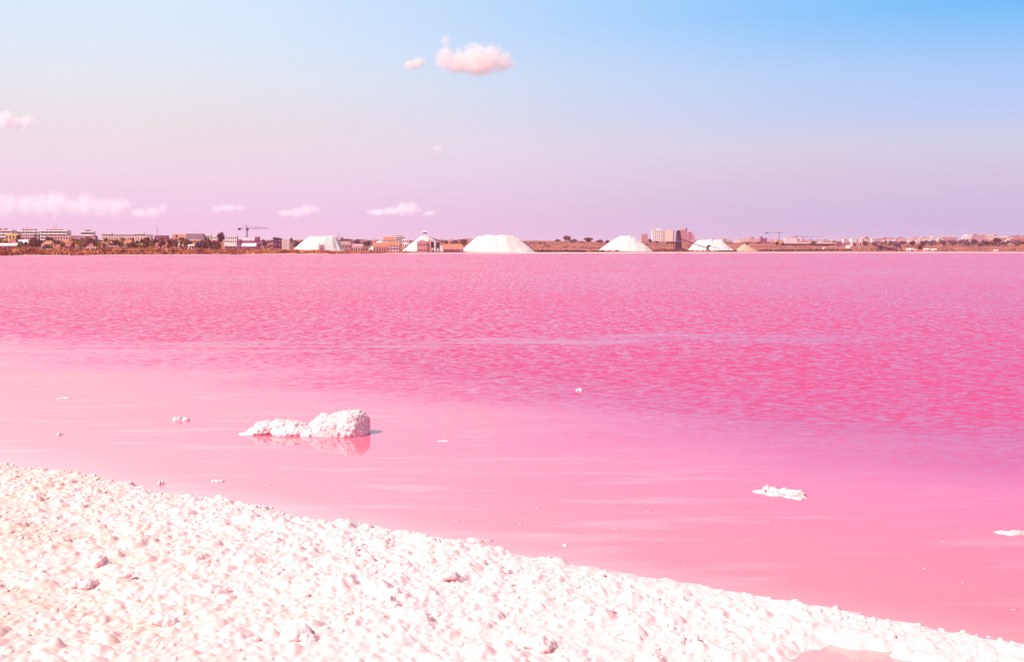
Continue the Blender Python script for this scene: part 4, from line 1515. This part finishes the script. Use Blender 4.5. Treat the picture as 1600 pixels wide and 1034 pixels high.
# ------------------------------------------------------------------ trees and shrubs of the far shore
MAR, PUR, OLI, BRN = (.16, .018, .035), (.22, .085, .145), (.34, .18, .05), (.26, .07, .045)
T = [(2, 17, 371, 690, OLI, 'olive-green round tree at the left picture edge'), (28, 34, 367, 760, MAR, 'dark slim tree beside the yellow block'),
     (43, 61, 370, 670, BRN, 'broad brown tree below the hotels'), (38, 47, 377, 660, MAR, 'small dark tree before the canopy building'),
     (28, 40, 380, 640, OLI, 'low olive tree just behind the reeds at far left'), (72, 84, 368, 720, BRN, 'brown tree between the hotels and the orange house'),
     (116, 128, 372, 700, OLI, 'olive tree beside the pink red-roofed house'), (133, 147, 370, 690, BRN, 'brown tree in front of the single-spire hotel'),
     (162, 173, 371, 720, BRN, 'brown tree before the left end of the long terrace'), (177, 191, 376, 690, MAR, 'dark round tree above the grey-roofed house'),
     (226, 236, 368.5, 740, MAR, 'dark maroon tree at the right end of the long terrace'), (230, 246, 378, 670, OLI, 'round olive tree just behind the reeds'),
     (254, 262, 372, 800, MAR, 'small maroon tree beside the mauve house cluster'), (307, 322, 375.5, 720, OLI, 'wide bushy tree before the grey factory'),
     (324, 340, 378, 710, PUR, 'purplish tree left of the tall dark tree'),
     (409, 419, 373, 850, PUR, 'small purple tree left of the dark salt plant'), (453, 460, 371, 860, MAR, 'thin dark tree right of the salt plant'),
     (457, 470, 376, 830, PUR, 'purple tree at the rising slope of the first heap'), (531, 547, 370, 870, BRN, 'brown tree above the barrel-roofed shed'),
     (552, 566, 374, 930, PUR, 'purple tree behind the low pink building'), (564, 582, 373.5, 980, PUR, 'wider purple tree left of the smallest heap'),
     (692, 702, 375, 1000, BRN, 'brown tree at the right foot of the conical heap'), (700, 716, 373.5, 1050, PUR, 'round purple tree behind the orange-roofed works building'),
     (718, 733, 373.5, 1050, BRN, 'brown tree at the left slope of the largest heap'),
     (867, 876, 373.3, 1380, MAR, 'small round tree left of the biggest hill tree'), (875, 894, 368.3, 1400, BRN, 'biggest round tree on the hill behind the dyke'),
     (888, 903, 373, 1380, PUR, 'low purple tree leaning on the biggest hill tree'), (911, 928, 371, 1400, MAR, 'flat-topped dark tree on the hill'),
     (930, 943, 374.5, 1380, MAR, 'dark tree on the hill next to the heap by the towers'), (944, 953, 375, 1350, BRN, 'last small tree on the hill before the heap by the towers'),
     (903, 912, 377, 1380, PUR, 'bushy low tree between the two large hill trees'),
     (1011, 1019, 373, 1450, PUR, 'purple tree between the pink block and the white tower'), (1022, 1029, 376.5, 1400, MAR, 'dark round tree at the foot of the white tower'),
     (1038, 1046, 377.5, 1380, PUR, 'low tree at the foot of the beige tower'), (1046, 1055, 377.5, 1380, MAR, 'low dark tree left of the lattice tower'),
     (1387, 1400, 377, 1380, PUR, 'purple tree behind the loading gantry'),
     (1401, 1414, 376, 1400, PUR, 'purple tree above the gantry platform'), (1418, 1429, 377, 1380, PUR, 'round purple tree behind the white hut'), (1431, 1441, 381, 1080, MAR, 'dark tree standing between the shore huts'),
     (1436, 1449, 376, 1400, PUR, 'round purple tree under the cream skyline block'), (1449, 1464, 375.5, 1400, PUR, 'second round purple tree under the cream skyline block'),
     (1463, 1478, 374.5, 1420, PUR, 'round tree under the rose hillside block'), (1477, 1496, 373.5, 1420, PUR, 'broad round tree at the right end of the rose hillside block'),
     (1497, 1514, 373, 1400, PUR, 'full round tree below the white hillside tower'), (1512, 1529, 373.5, 1400, PUR, 'full round tree below the highest ridge block'),
     (1528, 1543, 374.5, 1380, PUR, 'round tree left of the biggest right-hand tree'), (1540, 1549, 377, 1360, PUR, 'small low tree tucked beside the biggest right-hand tree'),
     (1546, 1563, 370, 1380, MAR, 'biggest round tree on the right, standing above its row'), (1562, 1574, 377, 1380, PUR, 'low tree right of the biggest round tree'),
     (1577, 1596, 375.5, 1380, PUR, 'wide low tree near the right picture edge'), (1572, 1588, 369, 1950, MAR, 'dark tree on the ridge above the cream houses'), (1588, 1606, 367.5, 1960, MAR, 'dark ridge tree at the right picture edge')]
for (a_, b_, py, Y, tint, lab) in T:
    tree(lab, a_, b_, py, Y, tint)
tree('tallest dark tree of the left town standing alone by the white-roofed shed', 339, 354, 361.8, 690, MAR, crown=.62, n=700)
for (px, py, Y, w, lab) in [(57, 365, 720, 7, 'tall palm in front of the hotel with two antennas'), (62.5, 367, 710, 7, 'palm right of the tall palm'), (76, 369, 700, 8, 'palm before the mast-topped hotel'),
                            (83, 370, 690, 8, 'bushy palm above the orange hip-roofed house'), (122, 373, 680, 9, 'wide palm above the little red roof'), (130, 371, 690, 8, 'palm left of the single-spire hotel'),
                            (147, 374, 680, 9, 'wide palm above the white-walled house'), (169, 372, 690, 8, 'palm at the left end of the long terrace row'), (210, 373, 690, 8, 'palm under the middle of the long terrace row'),
                            (216, 374.5, 680, 8, 'shorter palm under the middle of the long terrace row'), (270, 371.5, 740, 6, 'slim palm left of the broad orange roof'), (277.5, 366.5, 740, 8, 'tall palm in front of the broad orange roof'),
                            (289, 372.5, 720, 6, 'slim palm at the corner of the grey factory'), (306, 375, 690, 7, 'palm in front of the grey factory wall')]:
    palm(lab, px, py, Y, w)
for (a_, b_, py, Y, tint, lab) in [(191, 206, 386, 590, (.10, .02, .05), 'dark maroon bush standing in the reeds'), (284, 293, 386.5, 625, (.11, .025, .045), 'dark bush at a gap in the reeds'),
                                   (247, 280, 391, 604, (.10, .02, .055), 'long dark bush at the water edge of the reeds'), (28, 40, 387, 540, (.13, .04, .03), 'brown bush sticking out of the left reeds'),
                                   (281, 291, 382, 660, (.09, .03, .03), 'dark round bush before the factory'), (400, 406, 390, 690, (.12, .03, .03), 'small bush at the end of the tall reeds'),
                                   (95, 100, 391, 545, (.12, .025, .04), 'small maroon bush amid the left reeds')]:
    shrub(lab, a_, b_, py, Y, tint)


# smaller trees and houses that fill the gaps; each is described by its look and its neighbour
MARKS = [(-2, 'the hotel at the left picture edge'), (15, 'the yellow block'), (38, 'the flat white canopy'), (50, 'the hotel with two antennas'), (76, 'the orange hip roof by the palms'), (92, 'the long bright red roof'),
         (108, 'the pointed red roof'), (126, 'the little red roof between palms'), (140, 'the single-spire hotel'), (160, 'the cream gable house'), (180, 'the grey-roofed low house'), (197, 'the middle of the longest terrace'),
         (212, 'the paired palms'), (233, 'the right end of the longest terrace'), (253, 'the mauve house cluster'), (268, 'the slim palm'), (281, 'the broad orange roof'), (306, 'the grey mansard factory'), (326, 'the white block by the factory'), (345, 'the tallest dark tree'),
         (560, 'the low pink building'), (575, 'the left foot of the smallest heap'), (596, 'the orange-roofed house'), (616, 'the purple-walled tall house'), (634, 'the left foot of the conical heap'), (692, 'the right foot of the conical heap'), (708, 'the long orange works roof'), (730, 'the left slope of the largest heap'),
         (1090, 'the pink brick tower'), (1120, 'the crest of the rough heap'), (1140, 'the right slope of the rough heap'), (1166, 'the orange heap'), (1192, 'the mauve skyline block'), (1205, 'the yellowish block'), (1236, 'the broad white block'), (1262, 'the long warehouse'), (1300, 'the end of the warehouse'), (1326, 'the white tank'),
         (1340, 'the rose works sheds'), (1360, 'the large rose factory block'), (1388, 'the loading gantry'), (1408, 'the gantry platform'), (1428, 'the small rose hut'), (1447, 'the cream hut'), (1470, 'the rose hillside block'), (1508, 'the white hillside tower'), (1527, 'the highest ridge block'), (1548, 'the biggest right-hand tree'), (1570, 'the white van'), (1592, 'the right picture edge')]
TONE = {MAR: 'dark maroon', OLI: 'olive', BRN: 'brown', PUR: 'purplish'}
seen = set()
fr = random.Random(3)


def near(px):
    m = min(MARKS, key=lambda q: abs(q[0] - px))
    return m[1], ('just left of' if px < m[0] - 2.5 else 'just right of' if px > m[0] + 2.5 else 'in line with')


def fresh(lab):
    if lab in seen:
        return False
    seen.add(lab)
    return True


for k_ in range(190):
    px, Y, w_, tn = fr.uniform(-15, 345), fr.uniform(650, 880), fr.uniform(8, 17), fr.choice([MAR, OLI, BRN, BRN, PUR])
    mk, side = near(px)
    py = fr.uniform(371, 380.5) - (1.5 if Y > 800 else 0)
    lab = ('wide ' if w_ > 12 else 'narrow ') + ('tall ' if py < 375.5 else 'low ') + TONE[tn] + ' tree ' + side + ' ' + mk
    if fresh(lab):
        tree(lab, px - w_ / 2, px + w_ / 2, py, Y, tn, n=420, group='trees crowded in the left town')
for k_ in range(20):
    px, w_, wl, rf, rm = fr.uniform(-10, 340), fr.uniform(9, 18), fr.choice(['white', 'rose', 'cream', 'pink']), fr.choice(['gable', 'hip']), fr.choice(['red', 'orange', 'orange'])
    mk, side = near(px)
    lab = 'half-hidden ' + wl + ' house with ' + rm + ' tiles ' + side + ' ' + mk
    if fresh(lab):
        block('house', lab, px - w_ / 2, px + w_ / 2, fr.uniform(373.5, 379), fr.uniform(720, 860), wl, rf, rm, 1, 4, .6, rh=.42, group='small houses in the left town', rz=fr.uniform(-.3, .3))
for k_ in range(110):
    px = fr.choice([fr.uniform(560, 640), fr.uniform(685, 740), fr.uniform(1085, 1350), fr.uniform(1330, 1605), fr.uniform(1330, 1605)])
    w_, wl = fr.uniform(4, 8), fr.choice(['white', 'cream', 'rose', 'white'])
    mk, side = near(px)
    lab = 'tiny ' + wl + ' skyline house ' + side + ' ' + mk
    if fresh(lab):
        block('house', lab, px - w_ / 2, px + w_ / 2, fr.uniform(372.5, 376), fr.uniform(1500, 1700), wl, None, 'orange', 2, 3, .7, group='tiny houses on the skyline', rz=fr.uniform(-.3, .3), door=False)
for k_ in range(60):
    px = fr.choice([fr.uniform(545, 740), fr.uniform(1150, 1345), fr.uniform(1345, 1600), fr.uniform(1345, 1600)])
    w_, tn = fr.uniform(7, 15), fr.choice([PUR, PUR, MAR, BRN])
    mk, side = near(px)
    lab = ('broad ' if w_ > 11 else 'low ') + TONE[tn] + ' belt tree ' + side + ' ' + mk
    if fresh(lab):
        tree(lab, px - w_ / 2, px + w_ / 2, fr.uniform(374.5, 379), fr.uniform(1250, 1480), tn, n=340, group='trees in the belt behind the salt works')

# ------------------------------------------------------------------ clouds
def cloud_mat(name, dens, ext, puffs, seed):
    """vapour that thins out softly around each puff and is torn by noise"""
    m = bpy.data.materials.new(name)
    m.use_nodes = True
    t = m.node_tree
    t.nodes.clear()
    o = N(t, 'ShaderNodeOutputMaterial')
    v = N(t, 'ShaderNodeVolumePrincipled')
    v.inputs['Color'].default_value = (1.0, .975, .955, 1)
    tc_ = N(t, 'ShaderNodeTexCoord')
    P_ = tc_.outputs['Object']
    acc = None
    for (x, y, z, rx, ry, rz) in puffs:
        a = N(t, 'ShaderNodeVectorMath', operation='SUBTRACT')
        t.links.new(P_, a.inputs[0])
        a.inputs[1].default_value = (x, y, z)
        b = N(t, 'ShaderNodeVectorMath', operation='DIVIDE')
        t.links.new(a.outputs[0], b.inputs[0])
        b.inputs[1].default_value = (rx, ry, rz)
        c = N(t, 'ShaderNodeVectorMath', operation='LENGTH')
        t.links.new(b.outputs[0], c.inputs[0])
        f = mapr(t, c.outputs['Value'], 1.15, 0.0, 0.0, 1.0)
        acc = f if acc is None else math_n(t, 'MAXIMUM', acc, f)
    mp = N(t, 'ShaderNodeMapping')
    mp.inputs['Location'].default_value = (seed * 3.3, seed * 1.7, 0)
    mp.inputs['Scale'].default_value = (1, 1, 1.5)
    t.links.new(P_, mp.inputs['Vector'])
    n_ = noise_n(t, mp.outputs[0], 2.6 / ext, 5, .62)
    w_ = math_n(t, 'ADD', acc, math_n(t, 'MULTIPLY', math_n(t, 'SUBTRACT', n_.outputs['Fac'],   .5), 1.25))
    t.links.new(mapr(t, w_, .22, .80, 0.0, 1.2 * dens / ext, True), v.inputs['Density'])
    v.inputs['Anisotropy'].default_value = 0.0
    t.links.new(v.outputs[0], o.inputs['Volume'])
    m.cycles.volume_step_rate = .35
    return m


def cloud(label, puffs, Y, dens, seed):
    """puffs: (px, py, rx, ry) in photo pixels"""
    pc = sum(p[0] for p in puffs) / len(puffs)
    yc = sum(p[1] for p in puffs) / len(puffs)
    c = at(pc, yc, Y)
    s_ = Y / FPX
    loc = []
    for (px, py, rx, ry) in puffs:
        q_ = at(px, py, Y) - c
        loc.append((q_.x, 0, q_.z, rx * s_ * 1.35, rx * s_ * 1.2, ry * s_ * 1.45))
    ext = max(p[2] for p in puffs) * s_
    me = blob('cloud', [(a[0], a[1], a[2], a[3] * 1.15, a[4] * 1.15, a[5] * 1.15) for a in loc], ext * .1, 0, 1 / ext, cloud_mat('cloud_vapour', dens, ext, loc, seed), seed)
    place('cloud', me, label, 'cloud', c, 'small fair-weather clouds')


cloud('largest pink-white cloud high in the middle of the sky', [(697, 93, 17, 18), (720, 97, 20, 17), (745, 93, 26, 22), (765, 92, 22, 20), (785, 97, 18, 14), (748, 104, 30, 12), (715, 104, 22, 9)], 9000, 2.2, 1)
cloud('small cloud puff just left of the largest cloud', [(643, 102, 12, 7), (655, 98, 9, 8)], 9000, 1.6, 2)
cloud('tiny wisp above the left end of the largest cloud', [(696, 64, 8, 9)], 9000, .5, 3)
cloud('small pink cloud at the left picture edge halfway up', [(8, 187, 16, 13), (24, 193, 12, 10), (42, 191, 11, 11)], 11000, 1.4, 4)
cloud('long cloud bank low over the hotels', [(-6, 320, 20, 20), (14, 322, 18, 18), (40, 321, 18, 16), (64, 322, 18, 17), (88, 319, 22, 18), (112, 324, 18, 14), (135, 321, 20, 17), (158, 324, 18, 14), (182, 324, 18, 15), (197, 320, 10, 9)], 16000, .95, 5)
cloud('flat cloud tail right of the long cloud bank', [(218, 333, 14, 7), (238, 332, 14, 8), (255, 326, 8, 7)], 16000, .8, 6)
cloud('thin cloud low above the tower crane', [(340, 327, 10, 6), (356, 325, 14, 6), (374, 325, 10, 4)], 16000, .7, 7)
cloud('ragged cloud low above the first salt heap', [(448, 333, 14, 5), (466, 332, 13, 8), (480, 328, 12, 9), (492, 327, 9, 6)], 16000, .8, 8)
cloud('bright low cloud above the conical heap', [(590, 332, 16, 5), (612, 330, 14, 6), (630, 327, 13, 10), (642, 326, 12, 10), (651, 328, 8, 6)], 16000, 1.2, 9)
cloud('small cloud scrap right of the bright low cloud', [(672, 333, 9, 4), (664, 336, 6, 2)], 16000, .7, 10)
cloud('tiny pink scrap alone in the middle sky', [(683, 232, 8, 4)], 12000, .5, 11)


# ------------------------------------------------------------------ thin haze over the lake
hz = bpy.data.objects.new('haze', mesh_np('haze', [(x * 9500, y, z) for x in (-1, 1) for y in (-800, 10200) for z in (-8, 62)], [(0, 1, 3, 2), (4, 6, 7, 5), (0, 4, 5, 1), (2, 3, 7, 6), (1, 5, 7, 3), (0, 2, 6, 4)], None))
hm = bpy.data.materials.new('haze_air')
hm.use_nodes = True
hm.node_tree.nodes.clear()
ho = N(hm.node_tree, 'ShaderNodeOutputMaterial')
hv = N(hm.node_tree, 'ShaderNodeVolumePrincipled')
hv.inputs['Color'].default_value = (.97, .90, 1.0, 1)
hv.inputs['Density'].default_value = .00006
hm.node_tree.links.new(hv.outputs[0], ho.inputs['Volume'])
hz.data.materials.append(hm)
link(hz)
hz['kind'] = 'stuff'
hz['label'] = 'thin rosy haze hanging over the lake and its far shore'
